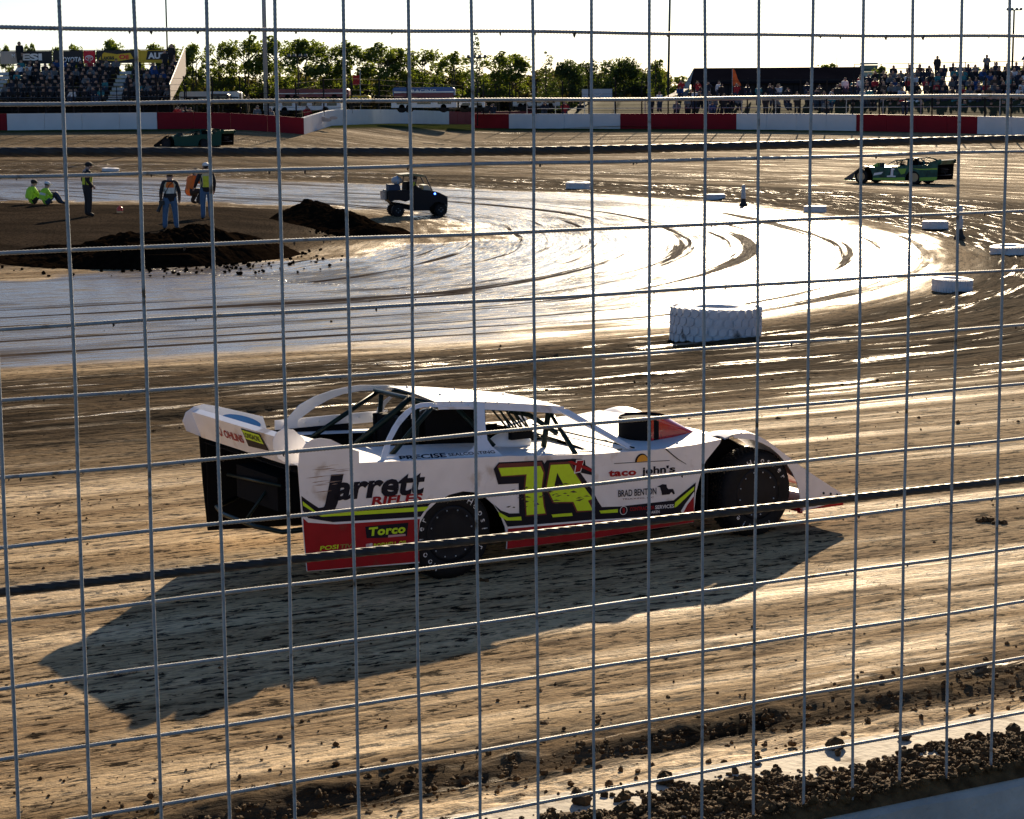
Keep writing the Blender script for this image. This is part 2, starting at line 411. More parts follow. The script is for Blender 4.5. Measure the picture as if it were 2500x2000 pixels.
for c in range(-7, 27):
    pts, rs = ribbed((c * .1524, -.0046, ROWZ[-1] - .03), (c * .1524 - .0012 * 2, -.0046, 4.6), .0040, amp=.08, seed=50 + c, pitch=.010)
    MB().tube(pts, rs, 6).build('upright_wire', galv, fence, smooth=True)
for k in range(1, 5):
    z = ROWZ[0] + .1524 * k; pts, rs = ribbed((UMIN, .0046, z), (UMAX, .0046, z), .0041, seed=90 + k)
    MB().tube(pts, rs, 6).build('horizontal_wire', galv, fence, smooth=True)
def rope(pts, r, lay=.2, strands=6):
    # pts (u, z) knots; strands laid round a core
    P = []; 
    for i in range(len(pts) - 1):
        a, b = pts[i], pts[i + 1]; n = max(2, int((b[0] - a[0]) / .006))
        P += [Vector((a[0] + (b[0] - a[0]) * k / n, .034, a[1] + (b[1] - a[1]) * k / n)) for k in range(n)]
    P.append(Vector((pts[-1][0], .034, pts[-1][1])))
    zs = [p.z for p in P]
    for it in range(2):
        c = np.convolve(np.pad(zs, 40, mode='edge'), np.ones(81) / 81, 'valid'); zs = list(c)
    vs = []; fs = []; n = 24
    for i, p in enumerate(P):
        for k in range(n):
            an = 2 * math.pi * k / n; tw = 2 * math.pi * p.x / lay
            rad = r * (.80 + .24 * abs(math.cos((an - tw) * strands / 2)) ** .7)
            vs.append(Vector((p.x, p.y + rad * math.cos(an), zs[i] + rad * math.sin(an))))
    for i in range(len(P) - 1):
        for k in range(n): fs.append((i * n + k, (i + 1) * n + k, (i + 1) * n + (k + 1) % n, i * n + (k + 1) % n))
    return MB().add(vs, fs)
rope([(-1.2, 2.69), (-.161, 2.679), (.63, 2.676), (.969, 2.669), (1.542, 2.667), (2.08, 2.665), (2.558, 2.661), (4, 2.66)], .0098).build('steel_cable', ropem, fence, smooth=True)
rope([(-1.2, 3.58), (-.123, 3.566), (.63, 3.552), (1.03, 3.545), (1.465, 3.546), (2.002, 3.549), (2.527, 3.551), (4, 3.55)], .0098).build('steel_cable', ropem, fence, smooth=True)
# mud hanging under the wires
b = MB(); rr = random.Random(3)
for i, z in enumerate(ROWZ[:10]):
    for k in range(34 if i < 2 else 16):
        u = rr.uniform(-.4, 3.2); s = rr.uniform(.0010, .0032) * (1.3 if i == 0 else 1)
        b.tube([(u, .0046, z + .001), (u + rr.uniform(-.001, .001), .0046, z - .004 - s * 1.0), (u + rr.uniform(-.002, .002), .0046, z - .004 - s * rr.uniform(1.5, 2.6))], [s * 1.2, s * .8, .0003], 5)
tag(b.build('mud_drips', mud, fence), kind='stuff')
# clods lying on the wall top
def clod(b, c, r, rr, m=0, n=6):
    vs = []; fs = []; k = 4; ph = rr.uniform(0, 6); sc = (rr.uniform(.7, 1.3), rr.uniform(.7, 1.3), rr.uniform(.5, .95))
    for i in range(k + 1):
        for j in range(n):
            a = math.pi * i / k; th = 2 * math.pi * j / n + ph; q = r * rr.uniform(.72, 1.2)
            vs.append((c[0] + math.sin(a) * math.cos(th) * q * sc[0], c[1] + math.sin(a) * math.sin(th) * q * sc[1], c[2] + math.cos(a) * q * sc[2]))
    for i in range(k):
        for j in range(n): fs.append((i * n + j, (i + 1) * n + j, (i + 1) * n + (j + 1) % n, i * n + (j + 1) % n))
    b.add(vs, fs, m)
soil = mat('dark_damp_soil', (.10, .062, .030), .9, spec=.08, noise=.6, nscale=25, bump=.008, bscale=90)
b = MB(); rr = random.Random(21)
def cover(u, d):
    a = .5 + .5 * math.sin(u * 2.1 + 1) ; c = sfbm(u * 3.1, d * 6.0, 3)
    return (.40 - d) * 3.2 + c * 1.3 + (u - 1.5) * .05 - .35
n = 0
for k in range(15000):
    u = rr.uniform(.1, 4.2); d = rr.uniform(-.03, .44)
    if cover(u, d) + rr.uniform(-.35, .2) < 0: continue
    r = rr.choice((.003, .004, .005, .006, .008, .012)) * rr.uniform(.7, 1.3)
    hgt = max(0, min(cover(u, d), .9)) * .035
    clod(b, wl(u, d, WTOP + hgt * rr.uniform(.3, 1) + r * .4), r, rr, n=5)
    n += 1
G_ = []
for i in range(560):
    u = .05 + i * .0075; row = []
    for j in range(64):
        d = -.035 + j * .0075; cv = cover(u, d); e_ = min(1, (d + .035) / .03)
        row.append(wl(u, d, WTOP - .012 + max(0, min(1.1, cv + .25)) * .030 * e_ + (sfbm(u * 26, d * 26, 3) * .016 + svn(u * 130, d * 130) * .006) * e_))
    G_.append(row)
b.sheet(G_)
for k in range(60):
    u = rr.uniform(.4, 3.6); d = rr.uniform(.0, .4); r = rr.uniform(.014, .028)
    clod(b, wl(u, d, WTOP + r * .5), r, rr, n=8)
o = b.build('dirt_clods', soil, smooth=False); tag(o, 'loose dark dirt clods heaped along the top of the concrete wall', 'dirt', kind='stuff')
# clods and crumbs on the racing surface
b = MB(); rr = random.Random(5)
for k in range(1500):
    px = rr.uniform(-40, 2540); py = rr.uniform(880, 1990) if rr.random() < .8 else rr.uniform(640, 900)
    p = onz(px, py, 0.0)
    x, y = p.x, p.y
    zz = ground_z(x, y)
    if p.y > 30 and rr.random() < .7: continue
    r = rr.choice((.004, .005, .006, .008, .012)) * rr.uniform(.7, 1.4) * (1 if p.y < 24 else 1.8)
    clod(b, (x, y, zz + r * .3), r, rr, n=5)
for k in range(1500):
    u = rr.uniform(-3, 9); d = 5.6 + rr.gauss(0, .3); p = wl(u, d, 0); r = rr.choice((.006, .009, .013, .02)) * rr.uniform(.7, 1.4)
    clod(b, (p.x, p.y, ground_z(p.x, p.y) + r * .4), r, rr, n=6)
for (px, py, r) in ((2405, 1276, .05), (2440, 1279, .035), (2390, 1272, .02), (1175, 1420, .03), (905, 1432, .02)):
    for k in range(4):
        p = onz(px + rr.uniform(-14, 14), py + rr.uniform(-2, 2), 0); clod(b, (p.x, p.y, ground_z(p.x, p.y) + r * .3), r * rr.uniform(.5, 1), rr, n=7)
tag(b.build('soil_crumbs', soil), 'small dark soil crumbs scattered over the clay racing surface', 'dirt', kind='stuff')
# ================================================================== TEXT
def text_geo(s, bold=0.0, spacing=1.0):
    cu = bpy.data.curves.new('t', 'FONT'); cu.body = s; cu.offset = bold; cu.space_character = spacing; cu.resolution_u = 3; cu.fill_mode = 'FRONT'
    o = bpy.data.objects.new('t', cu); COL.objects.link(o)
    dg = bpy.context.evaluated_depsgraph_get(); me = bpy.data.meshes.new_from_object(o.evaluated_get(dg))
    v = [tuple(x.co) for x in me.vertices]; f = [tuple(p.vertices) for p in me.polygons]
    bpy.data.objects.remove(o); bpy.data.curves.remove(cu); bpy.data.meshes.remove(me); return v, f
def put_text(mb, s, x0, z0, w, h, fn, slope=0, shear=0, bold=.012, m=0, spacing=1.0, cap=None):
    "h is the height of the first (capital) letter; fn(x, z) -> 3D"
    v, f = text_geo(s, bold, spacing)
    if not v: return mb
    xs = [a[0] for a in v]; mnx, mxx = min(xs), max(xs); ch = cap or .729
    out = []
    for a in v:
        zz = a[1] / ch * h; xx = (a[0] - mnx) / (mxx - mnx) * w + zz * shear
        out.append(fn(x0 + xx, z0 + zz + slope * xx))
    return mb.add(out, f, m)

# ================================================================== PEOPLE
def skin_mesh(J, edges, root, sub=1):
    names = list(J); idx = {n: i for i, n in enumerate(names)}
    me = bpy.data.meshes.new('b'); me.from_pydata([J[n][0] for n in names], [(idx[a], idx[b]) for a, b in edges], []); o = bpy.data.objects.new('b', me); COL.objects.link(o)
    o.modifiers.new('s', 'SKIN'); lay = me.skin_vertices[0].data
    for n in names:
        r = J[n][1]; r = r if isinstance(r, tuple) else (r, r); lay[idx[n]].radius = r; lay[idx[n]].use_root = (n == root)
    if sub: mod(o, 'SUBSURF', levels=sub, render_levels=sub)
    dg = bpy.context.evaluated_depsgraph_get(); m2 = bpy.data.meshes.new_from_object(o.evaluated_get(dg))
    bpy.data.objects.remove(o); bpy.data.meshes.remove(me); return m2
EDGES = [('pelvis', 'waist'), ('waist', 'chest'), ('chest', 'neck'), ('neck', 'head'), ('head', 'crown'),
         ('chest', 'shL'), ('shL', 'elL'), ('elL', 'wrL'), ('wrL', 'haL'), ('chest', 'shR'), ('shR', 'elR'), ('elR', 'wrR'), ('wrR', 'haR'),
         ('pelvis', 'hiL'), ('hiL', 'knL'), ('knL', 'anL'), ('anL', 'toL'), ('pelvis', 'hiR'), ('hiR', 'knR'), ('knR', 'anR'), ('anR', 'toR')]
RAD = dict(pelvis=(.19, .15), waist=(.19, .15), chest=(.22, .15), neck=.07, head=.10, crown=.08, shL=.09, elL=.065, wrL=.045, haL=.038, shR=.09, elR=.065, wrR=.045, haR=.038,
           hiL=.13, knL=.09, anL=.075, toL=.05, hiR=.13, knR=.09, anR=.075, toR=.05)
STAND = dict(pelvis=(0, 0, .93), waist=(0, 0, 1.08), chest=(0, -.01, 1.33), neck=(0, 0, 1.47), head=(0, .02, 1.58), crown=(0, .015, 1.67),
             shL=(-.19, 0, 1.38), elL=(-.25, -.03, 1.12), wrL=(-.24, .06, .89), haL=(-.235, .08, .80), shR=(.19, 0, 1.38), elR=(.25, -.03, 1.12), wrR=(.24, .06, .89), haR=(.235, .08, .80),
             hiL=(-.10, 0, .87), knL=(-.115, .02, .49), anL=(-.12, -.02, .09), toL=(-.13, .15, .04), hiR=(.10, 0, .87), knR=(.115, .02, .49), anR=(.12, -.02, .09), toR=(.14, .15, .04))
SIT = dict(STAND, pelvis=(0, 0, .14), waist=(0, -.02, .30), chest=(0, .02, .55), neck=(0, .05, .69), head=(0, .08, .80), crown=(0, .08, .89),
           shL=(-.19, .03, .60), elL=(-.24, .12, .38), wrL=(-.16, .32, .32), haL=(-.12, .38, .32), shR=(.19, .03, .60), elR=(.24, .12, .38), wrR=(.16, .32, .32), haR=(.12, .38, .32),
           hiL=(-.10, .05, .12), knL=(-.13, .45, .18), anL=(-.13, .47, -.26), toL=(-.13, .62, -.32), hiR=(.10, .05, .12), knR=(.13, .45, .18), anR=(.13, .47, -.26), toR=(.13, .62, -.32))
def seg_of(p, J):
    best = None
    for a, b in EDGES:
        A = Vector(J[a][0]); B = Vector(J[b][0]); d = B - A; t = max(0, min(1, (p - A).dot(d) / max(d.length_squared, 1e-9))); r = (p - A - d * t).length - .5 * (J[b][1] if not isinstance(J[b][1], tuple) else J[b][1][0])
        if best is None or r < best[0]: best = (r, (a, b))
    return best[1]
def body_mesh(pose, cloth, sub=1, rad=None, face=True, fingers=True):
    "cloth: dict top, legs, skin, shoes -> slot numbers; returns a mesh (one continuous body)"
    RD = dict(RAD, **(rad or {})); J = {k: (pose[k], RD[k]) for k in STAND}
    me = skin_mesh(J, EDGES, 'pelvis', sub)
    part = {}
    for a, b in EDGES:
        k = 'top'
        if 'head' in (a, b) or b == 'neck' and False: k = 'skin'
        if b[:2] == 'ha': k = 'skin'
        if a == 'wrL' or a == 'wrR': k = 'skin'
        if b[:2] in ('kn', 'an', 'hi'): k = 'legs'
        if b[:2] == 'to': k = 'shoes'
        if (a, b) == ('elL', 'wrL') or (a, b) == ('elR', 'wrR'): k = 'forearm'
        part[(a, b)] = k
    slots = [cloth.get(part[seg_of(p.center, J)], cloth['top']) if part[seg_of(p.center, J)] != 'forearm' else cloth.get('forearm', cloth['top']) for p in me.polygons]
    b = MB(); b.v = [tuple(v.co) for v in me.vertices]; b.f = [tuple(p.vertices) for p in me.polygons]; b.m = slots
    bpy.data.meshes.remove(me)
    if fingers:
        for s in 'LR':
            w_ = Vector(pose['wr' + s]); h = Vector(pose['ha' + s]); d = (h - w_).normalized(); sd = d.cross(Vector((1, .2, .1))).normalized(); nn = d.cross(sd)
            for q, (o_, L_) in enumerate(((-.026, .062), (-.009, .074), (.009, .070), (.025, .055))):
                a = h + sd * o_; b.tube([a - d * .01, a + d * L_ * .5 + nn * .006, a + d * L_ * .85 + nn * .022], [.010, .009, .007], 5, cloth['skin'])
            a = w_.lerp(h, .5) - sd * .03; b.tube([a, a - sd * .02 + d * .03, a - sd * .022 + d * .06 + nn * .01], [.012, .010, .008], 5, cloth['skin'])
    return b
def head_bits(pose, mb, skin, hair, look=None, hat=None):
    "adds nose, ears, eyes and hair to mb"
    h = Vector(pose['head']); c = Vector(pose['crown']); up = (c - h).normalized(); f = Vector(look or (0, 1, 0)); f = (f - up * f.dot(up)).normalized(); r = f.cross(up)
    mb.ball(h + f * .098 + up * .00, .018, skin, 6, (.8, 1.2, 1.2))
    for s in (-1, 1):
        mb.ball(h + r * .088 * s, .024, skin, 6, (.5, 1, 1.3)); mb.ball(h + f * .086 + r * .034 * s + up * .03, .011, hair, 6)
    mb.ball(h + f * .09 - up * .045, .02, hair, 6, (1.1, .5, .25))
    M = Matrix((r, f, up)).transposed()
    mb.ball(h + up * .055 - f * .018, .108, hair, 12, (.93, 1.02, .80), M)
    return M, h, up, f

# ================================================================== RACE CARS
black = mat('black_rubber', (.011, .011, .012), .72, spec=.22, noise=.3, nscale=30, bump=.002, bscale=60, dirt=(.07, .05, .032), dscale=7, dlevel=.62)
blackm = mat('black_enamel', (.010, .011, .013), .45, spec=.4)
matte = mat('matt_black_interior', (.006, .006, .007), .9, spec=.15)
rimm = mat('black_mud_cover', (.007, .009, .014), .5, spec=.22, noise=.3, nscale=9)
bolt = mat('bright_bolt', (.75, .75, .72), .3, metal=.6)
glassy = mat('bare_aluminium', (.45, .46, .47), .35, metal=.9)
WID = 1.8
def circ(c, r, a0, a1, n):
    return [(c[0] + r * math.cos(R(a0 + (a1 - a0) * k / n)), c[1] + r * math.sin(R(a0 + (a1 - a0) * k / n))) for k in range(n + 1)]

def wheel(root, x, y0, wd, r, out, mirror, steer=0, letters=True, rot=0, cover=None, plain=False):
    "out = -1: outer face towards the near side"
    cover = cover or rimm
    s = -1 if mirror else 1
    e = empty('wheel'); e.parent = root
    e.location = (x, (y0 + wd / 2) * s, r); e.rotation_euler = (0, 0, steer)
    h = wd / 2; prof = [(.215, -h + .03), (.225, -h + .012), (.27, -h - .004), (.31, -h), (r - .02, -h + .014), (r - .003, -h + .035), (r, -h + .07), (r + .002, 0), (r, h - .07), (r - .003, h - .035), (r - .02, h - .014), (.31, h), (.225, h - .01), (.215, h - .03)]
    o_ = out * s
    M = Matrix.Rotation(R(90 if o_ > 0 else -90), 3, 'X') if False else Matrix(((1, 0, 0), (0, 0, 1), (0, 1, 0)))
    b = MB().lathe(prof, 40, 0, M); 
    # tread blocks
    if not plain:
        for k in range(56):
            a = 2 * math.pi * k / 56
            for j in range(5):
                yy = -h + .05 + (wd - .1) * (j + .5) / 5; rr_ = r + .005
                b.box((rr_ * math.cos(a + j * .05), yy, rr_ * math.sin(a + j * .05)), (.012, (wd - .1) / 5 - .012, .026), 0, Matrix.Rotation(-a - j * .05, 3, 'Y'))
    t = b.build('tyre', black, e, smooth=False, angle=40)
    yo = h * out * s; q = out * s
    b = MB()
    b.lathe([(0.0, yo - q * .020), (.12, yo - q * .020), (.19, yo - q * .026), (.218, yo - q * .012), (.222, yo - q * .03), (.215, yo - q * .06)], 32, 0, M)
    c = b.build('mud_cover', cover, e, smooth=True)
    if not plain:
        for k in range(12):
            a = 2 * math.pi * k / 12 + .2; MB().ball((.185 * math.cos(a), yo - q * .020, .185 * math.sin(a)), .0065, 0, 6).build('bolt', bolt, c)
    if letters:
        b = MB(); fx = s * -out       # reading direction so that it is not mirrored
        for word, ang0 in (('Hoosier', 112), ('Hoosier', -68)):
            for k, ch in enumerate(word):
                a = R(ang0 + rot - k * 14.5); v, f = text_geo(ch, .01)
                cx = .285 * math.cos(a); cz = .285 * math.sin(a); tx, tz = math.sin(a), -math.cos(a); rx, rz = math.cos(a), math.sin(a)
                out_ = []
                for p in v:
                    pu = (p[0] - .28) * .072; pv = (p[1] - .3) * .072; out_.append((fx * (cx + tx * pu + rx * pv), yo + q * .0035, cz + tz * pu + rz * pv))
                b.add(out_, f)
        tag(b.build('lettering', mat_white_ink, e), kind='stuff')
    return e
mat_white_ink = mat('white_ink', (.75, .75, .74), .5)

def late_model(name, loc, rz, label, group, PT, mirror=False, detail=True, scale=1.0):
    """dirt late model; PT: dict of materials body, trim, roof, deck, cage; near side at y=0, far side at y=WID"""
    root = empty(name, loc, rz, label, 'race car', group, scale); s = -1 if mirror else 1
    def part(nm, mb, mats, parent=root, **k):
        if mirror:
            mb.v = [(a, -b_, c) for a, b_, c in mb.v]; mb.f = [tuple(reversed(f)) for f in mb.f]
        return mb.build(nm, mats, parent, **k)
    B = PT['body']; sidef = lambda y: (lambda a, b_, t: (a, y + t, b_))
    # --- near side panels
    arch = [(.28, .62), (.2, .665), (.084, .685), (-.04, .67), (-.15, .625), (-.24, .56), (-.297, .48), (-.315, .38), (-.308, .17)]
    q = [(-1.309, 1.02), (-.813, .992), (.42, .925), (.28, .72)] + arch + [(-1.255, .222), (-1.285, .6)]
    d = [(.42, .925), (.49, .923), (.718, .902), (1.295, .863), (1.9, .842), (2.3, .848), (2.56, .869), (2.545, .835), (2.40, .70), (2.345, .58), (2.30, .44), (2.283, .286), (2.281, .2), (1.3, .178), (.47, .187), (.478, .26), (.46, .36), (.42, .46), (.36, .55), (.28, .62), (.28, .72)]
    for nm, poly, y in (('quarter_panel', q, 0), ('door_panel', d, -.003)):
        part(nm, MB().prism(poly, sidef(y), -.022, -.010), B)
    for nm, poly in (('quarter_panel', q), ('door_panel', d)):
        fb = MB().prism(poly, sidef(WID), -.006, .006, 0, 1); fb.m[0] = 1; part(nm, fb, [B, matte])
    lip = [(-1.309, 1.016), (-1.30, 1.11), (-1.25, 1.175), (-1.19, 1.205), (-1.12, 1.208), (-1.04, 1.19), (-.93, 1.13), (-.85, 1.095), (-.81, 1.08), (-.81, .986)]
    part('quarter_lip', MB().prism(lip, sidef(0), -.028, -.022), PT['trim'])
    # --- top surfaces
    b = MB(); y1 = WID - .01
    zk = [(-1.31, 1.018), (-.813, .990), (.42, .924), (.718, .901), (1.295, .862), (1.9, .841), (2.3, .847), (2.57, .869)]
    def zd(x):
        for (a, p), (c_, q_) in zip(zk, zk[1:]):
            if x <= c_: return p + (q_ - p) * (x - a) / (c_ - a) - .003
        return .866
    rows = lambda xs, ya, yb, crown=.0: [[(x, ya + (yb - ya) * j / 6, zd(x) + (.03 * (ya + (yb - ya) * j / 6) / WID if x > 1.3 else 0) + crown * math.sin(math.pi * j / 6)) for j in range(7)] for x in xs]
    part('rear_deck', MB().sheet(rows((-1.30, -1.0, -.75, -.52), -.008, y1)), PT['deck'])
    part('side_deck', MB().sheet(rows((-.515, -.1, .3, .7, 1.1, 1.345), -.008, .78)), PT['deck'])
    part('side_deck', MB().sheet(rows((-.515, 0, .5, 1.0, 1.345), 1.56, y1)), PT['deck'])
    part('hood', MB().sheet(rows((1.35, 1.7, 2.0, 2.3, 2.56), -.008, y1, .035)), PT['deck'])
    if detail:
        for xx in (1.72, 2.12):
            part('hood_seam', MB().box((xx, .9, zd(xx) + .034), (.006, 1.1, .004)), blackm)
        for (x, y) in ((1.45, .3), (1.45, .9), (1.9, .10), (2.2, .1), (1.5, 1.5), (2.0, 1.6), (1.3, .15), (.9, .1), (-.9, .2), (-.95, .8), (-1.1, 1.3)):
            part('rivet', MB().ball((x, y, zd(x) + .008), .013, 0, 6), bolt)
        part('hood_slot', MB().prism([(1.25, .10), (1.62, .06), (1.66, .11), (1.55, .16), (1.28, .17)], lambda a, b_, t: (a, b_, zd(a) + .006 + t), 0, .003), blackm)
    # dark inside
    part('cockpit_tub', MB().box((.4, 1.17, .33), (1.84, .76, .02)).box((-.51, 1.17, .62), (.02, .78, .58)).box((1.34, 1.17, .6), (.02, .78, .52)).box((.42, .785, .62), (1.85, .01, .58)).box((.42, 1.555, .62), (1.85, .01, .58)), matte)
    part('chassis', MB().box((.35, .9, .5), (1.2, .75, .5), taper=.8).box((1.7, .9, .45), (1.7, .8, .5), taper=.8).box((1.0, .9, .20), (2.6, 1.2, .04)), matte)
    part('side_liner', MB().box((-.62, WID - .05, .62), (1.3, .01, .76)).box((1.3, WID - .05, .55), (1.9, .01, .6)).box((-.92, .9, .955), (.74, 1.7, .006)).box((2.45, .2, .55), (.02, .36, .55)).prism([(2.35, .16), (3.38, .16), (3.33, .48), (3.17, .66), (2.95, .78), (2.75, .82), (2.35, .82)], lambda a, b_, t: (a, .37 + t, b_), 0, .01), matte)
    # --- rear
    bl = MB().prism([(-1.30, .995), (-1.312, 1.0), (-1.392, 1.215), (-1.335, 1.235), (-1.332, 1.228), (-1.38, 1.208)], lambda a, b_, t: (a, t, b_), .14, 1.74)
    part('spoiler', bl, PT['trim'])
    fp = [(-1.30, 1.0), (-1.43, 1.06), (-1.46, 1.14), (-1.43, 1.21), (-1.36, 1.25), (-1.27, 1.262), (-1.15, 1.235), (-.76, 1.12), (-.73, 1.02), (-.73, .99)]
    part('spoiler_side_plate', MB().prism(fp, sidef(WID), -.04, -.032), PT['trim'])
    np_ = [(-1.30, 1.0), (-1.40, 1.06), (-1.44, 1.14), (-1.44, 1.2), (-1.41, 1.255), (-1.35, 1.28), (-1.27, 1.265), (-1.20, 1.2), (-1.15, 1.12), (-1.1, .99)]
    part('spoiler_side_plate', MB().prism(np_, sidef(.12), 0, .008), PT['trim'])
    part('rear_bumper', MB().tube([(-1.05, .15, .50), (-1.3, .3, .47), (-1.38, .6, .47), (-1.38, 1.2, .47), (-1.3, 1.5, .47), (-1.05, 1.65, .5)], .02, 8).tube([(-1.38, .8, .47), (-1.1, .8, .8)], .014, 6).tube([(-1.25, .4, .8), (-1.2, 1.5, .72)], .014, 6), PT.get('tube', blackm), smooth=True)
    part('fuel_cell', MB().box((-.95, .95, .70), (.5, .75, .26)), matte)
    # --- far side rail, sail panel
    part('side_rail', MB().box((-.12, WID - .02, 1.03), (1.05, .008, .09)).box((.8, WID - .02, .985), (.8, .008, .07)), PT['trim'])
    oc = [(-.603, 1.0), (-.56, 1.09), (-.468, 1.2), (-.34, 1.262), (-.184, 1.304), (-.05, 1.322), (.084, 1.328), (.40, 1.302)]
    ic = [(.40, 1.262), (.083, 1.277), (-.08, 1.262), (-.2, 1.225), (-.31, 1.172), (-.40, 1.11), (-.46, 1.066), (-.46, 1.0)]
    part('sail_panel', MB().prism(oc + ic, lambda a, b_, t: (a, WID - .05 - max(0, b_ - 1.0) * .35 + t, b_), 0, .008), PT['trim'])
    cr = [(.498, 1.25), (.428, 1.248), (.322, 1.174), (.269, 1.117), (.262, 1.06), (.271, 1.0), (.37, 1.0), (.335, 1.03), (.325, 1.073), (.339, 1.134), (.392, 1.192), (.46, 1.215)]
    part('pillar', MB().prism(cr, lambda a, b_, t: (a, WID - .06 - max(0, b_ - 1.0) * .35 + t, b_), 0, .008), PT['trim'])
    if detail:
        for k in range(8): part('rivet', MB().ball((-.5 + k * .125, WID - .03, 1.035), .010, 0, 6), bolt)
    # --- roof
    c0 = [(.32, 1.62, 1.305), (.13, .47, 1.318)]; 
    def rf(i, j):
        u = i / 6; v = j / 6; x = (.13 + .19 * v) * (1 - u) + (1.30 + .08 * v) * u; y = (.47 + 1.15 * v) * (1 - u) + (.44 + 1.06 * v) * u
        z = 1.318 - .013 * v - (.13 + .0 * v) * u ** 1.3 + .012 * math.sin(math.pi * v) * (1 - u * .3)
        return (x, y, z)
    top = [[rf(i, j) for j in range(7)] for i in range(7)]
    rb = MB().sheet(top).sheet([[(a, b_, c - .012) for a, b_, c in r] for r in top])
    part('roof', rb, PT['roof'], smooth=True)
    edge = [rf(i, 0) for i in range(7)]
    part('roof_edge', MB().sheet([[Vector(p) + Vector((0, -.012, .004)) for p in edge], [Vector(p) + Vector((0, -.045, -.055)) for p in edge]]), PT['trim'])
    if detail:
        part('roof_stripe', MB().sheet([[Vector(rf(2.2 + i * .6, 1.2 + .25 * math.sin(i))) + Vector((0, 0, .004)) for i in range(6)], [Vector(rf(2.4 + i * .6, 1.7 + .25 * math.sin(i))) + Vector((0, 0, .004)) for i in range(6)]]), PT.get('accent', B))
        for k in range(6): part('rivet', MB().ball(Vector(rf(.6 + k * .55, 0)) + Vector((0, -.02, .0)), .010, 0, 6), bolt)
        for (i, j) in ((.6, 5), (3, 5), (5, 4), (1, 2)): part('rivet', MB().ball(Vector(rf(i, j)) + Vector((0, 0, .004)), .012, 0, 6), bolt)
    # near window frame (leans inwards)
    outer = [(-.565, .963), (-.499, 1.037), (-.427, 1.105), (-.34, 1.173), (-.247, 1.235), (-.156, 1.279), (-.076, 1.305), (0, 1.319), (.063, 1.319), (.549, 1.273), (.446, 1.113), (.407, 1.027), (.415, .988), (.451, .945), (.475, .909)]
    inner = [(-.444, .996), (-.443, 1.039), (-.396, 1.09), (-.312, 1.152), (-.223, 1.208), (-.129, 1.258), (-.056, 1.284), (.004, 1.290), (.455, 1.257), (.335, 1.06), (.297, 1.01), (.202, .964)]
    lean = lambda a, z, t: (a, .06 + (z - .93) * 1.059 + t, z)
    strip = [(-.565, .925)] + outer + [(.475, .905)]
    # build frame as quads between outer and inner loops
    O_ = [(-.60, .93)] + outer[:10] + [(.46, 1.12), (.42, 1.03), (.43, .985), (.47, .94), (.49, .905), (.1, .905), (-.3, .91)]
    I_ = [(-.50, .985), (-.443, 1.039), (-.396, 1.09), (-.312, 1.152), (-.27, 1.182), (-.223, 1.208), (-.129, 1.258), (-.09, 1.272), (-.056, 1.284), (.004, 1.290), (.455, 1.257), (.335, 1.06), (.297, 1.01), (.26, .985), (.202, .964), (.18, .963), (.0, .966), (-.25, .975)]
    vs = []; fs = []; n = len(O_)
    for t in (0, .010):
        vs += [lean(a, z, t) for a, z in O_] + [lean(a, z, t) for a, z in I_]
    for i in range(n):
        j = (i + 1) % n
        fs += [(i, j, n + j, n + i), (2 * n + i, 3 * n + i, 3 * n + j, 2 * n + j), (i, 2 * n + i, 2 * n + j, j), (n + i, n + j, 3 * n + j, 3 * n + i)]
    part('window_frame', MB().add(vs, fs), PT['trim'])
    if detail:
        for (a, z) in ((-.53, 1.0), (-.41, 1.11), (-.26, 1.21), (-.1, 1.285), (.1, 1.305), (.25, 1.29), (.4, 1.275), (.40, 1.15), (.37, 1.05), (.40, .97)): part('rivet', MB().ball(lean(a, z, -.002), .006, 0, 6), bolt)
    # A pillar strips
    ap = lambda y: [Vector((1.26, y, 1.185)), Vector((1.36, y - .03, 1.165))]
    part('windscreen_post', MB().add([(1.20, .43, 1.19), (1.34, .42, 1.165), (1.74, .02, .858), (1.66, .02, .866), (1.20, .44, 1.18), (1.34, .43, 1.155), (1.74, .03, .856), (1.66, .03, .86)], [(0, 1, 2, 3), (7, 6, 5, 4), (1, 5, 6, 2), (3, 7, 4, 0)]), PT['trim'])
    part('windscreen_post', MB().add([(1.30, 1.5, 1.19), (1.40, 1.5, 1.165), (1.80, 1.77, .868), (1.72, 1.77, .874)], [(0, 1, 2, 3)]), PT['trim'])
    # --- roll cage, bars
    T = PT.get('cage', blackm); 
    def bar(nm, pts, r=.021): part(nm, MB().tube(pts, r, 8), T, smooth=True)
    bar('cage_tube', [(.135, .9, 1.30), (.03, .9, 1.22), (-.36, .9, .97)], .026)
    bar('cage_tube', [(.06, .42, 1.28), (-.02, .40, 1.22), (-.33, .36, .955)])
    bar('cage_tube', [(.17, .85, 1.30), (.15, .87, .6)], .028); bar('cage_tube', [(.2, 1.5, 1.29), (.16, 1.55, .6)]); bar('cage_tube', [(.15, .5, 1.29), (.15, 1.52, 1.29)])
    bar('cage_tube', [(.16, 1.5, 1.28), (-.5, 1.45, .95)]); bar('cage_tube', [(.15, .52, 1.28), (1.22, .5, 1.16)]); bar('cage_tube', [(.3, 1.5, 1.27), (1.25, 1.4, 1.16)])
    bar('cage_tube', [(.42, .62, 1.22), (.62, .40, .93)]); bar('cage_tube', [(1.2, .5, 1.15), (1.10, .42, .88)], .024); bar('cage_tube', [(1.22, .5, 1.14), (1.15, .02, .865)], .02)
    bar('cage_tube', [(1.15, .30, 1.0), (1.08, .6, 1.12), (.95, .7, 1.15)]); bar('hood_stay', [(1.42, 1.10, .95), (1.70, -.0, .872)], .007); bar('hood_stay', [(.98, .62, .99), (1.18, .35, .93)], .008)
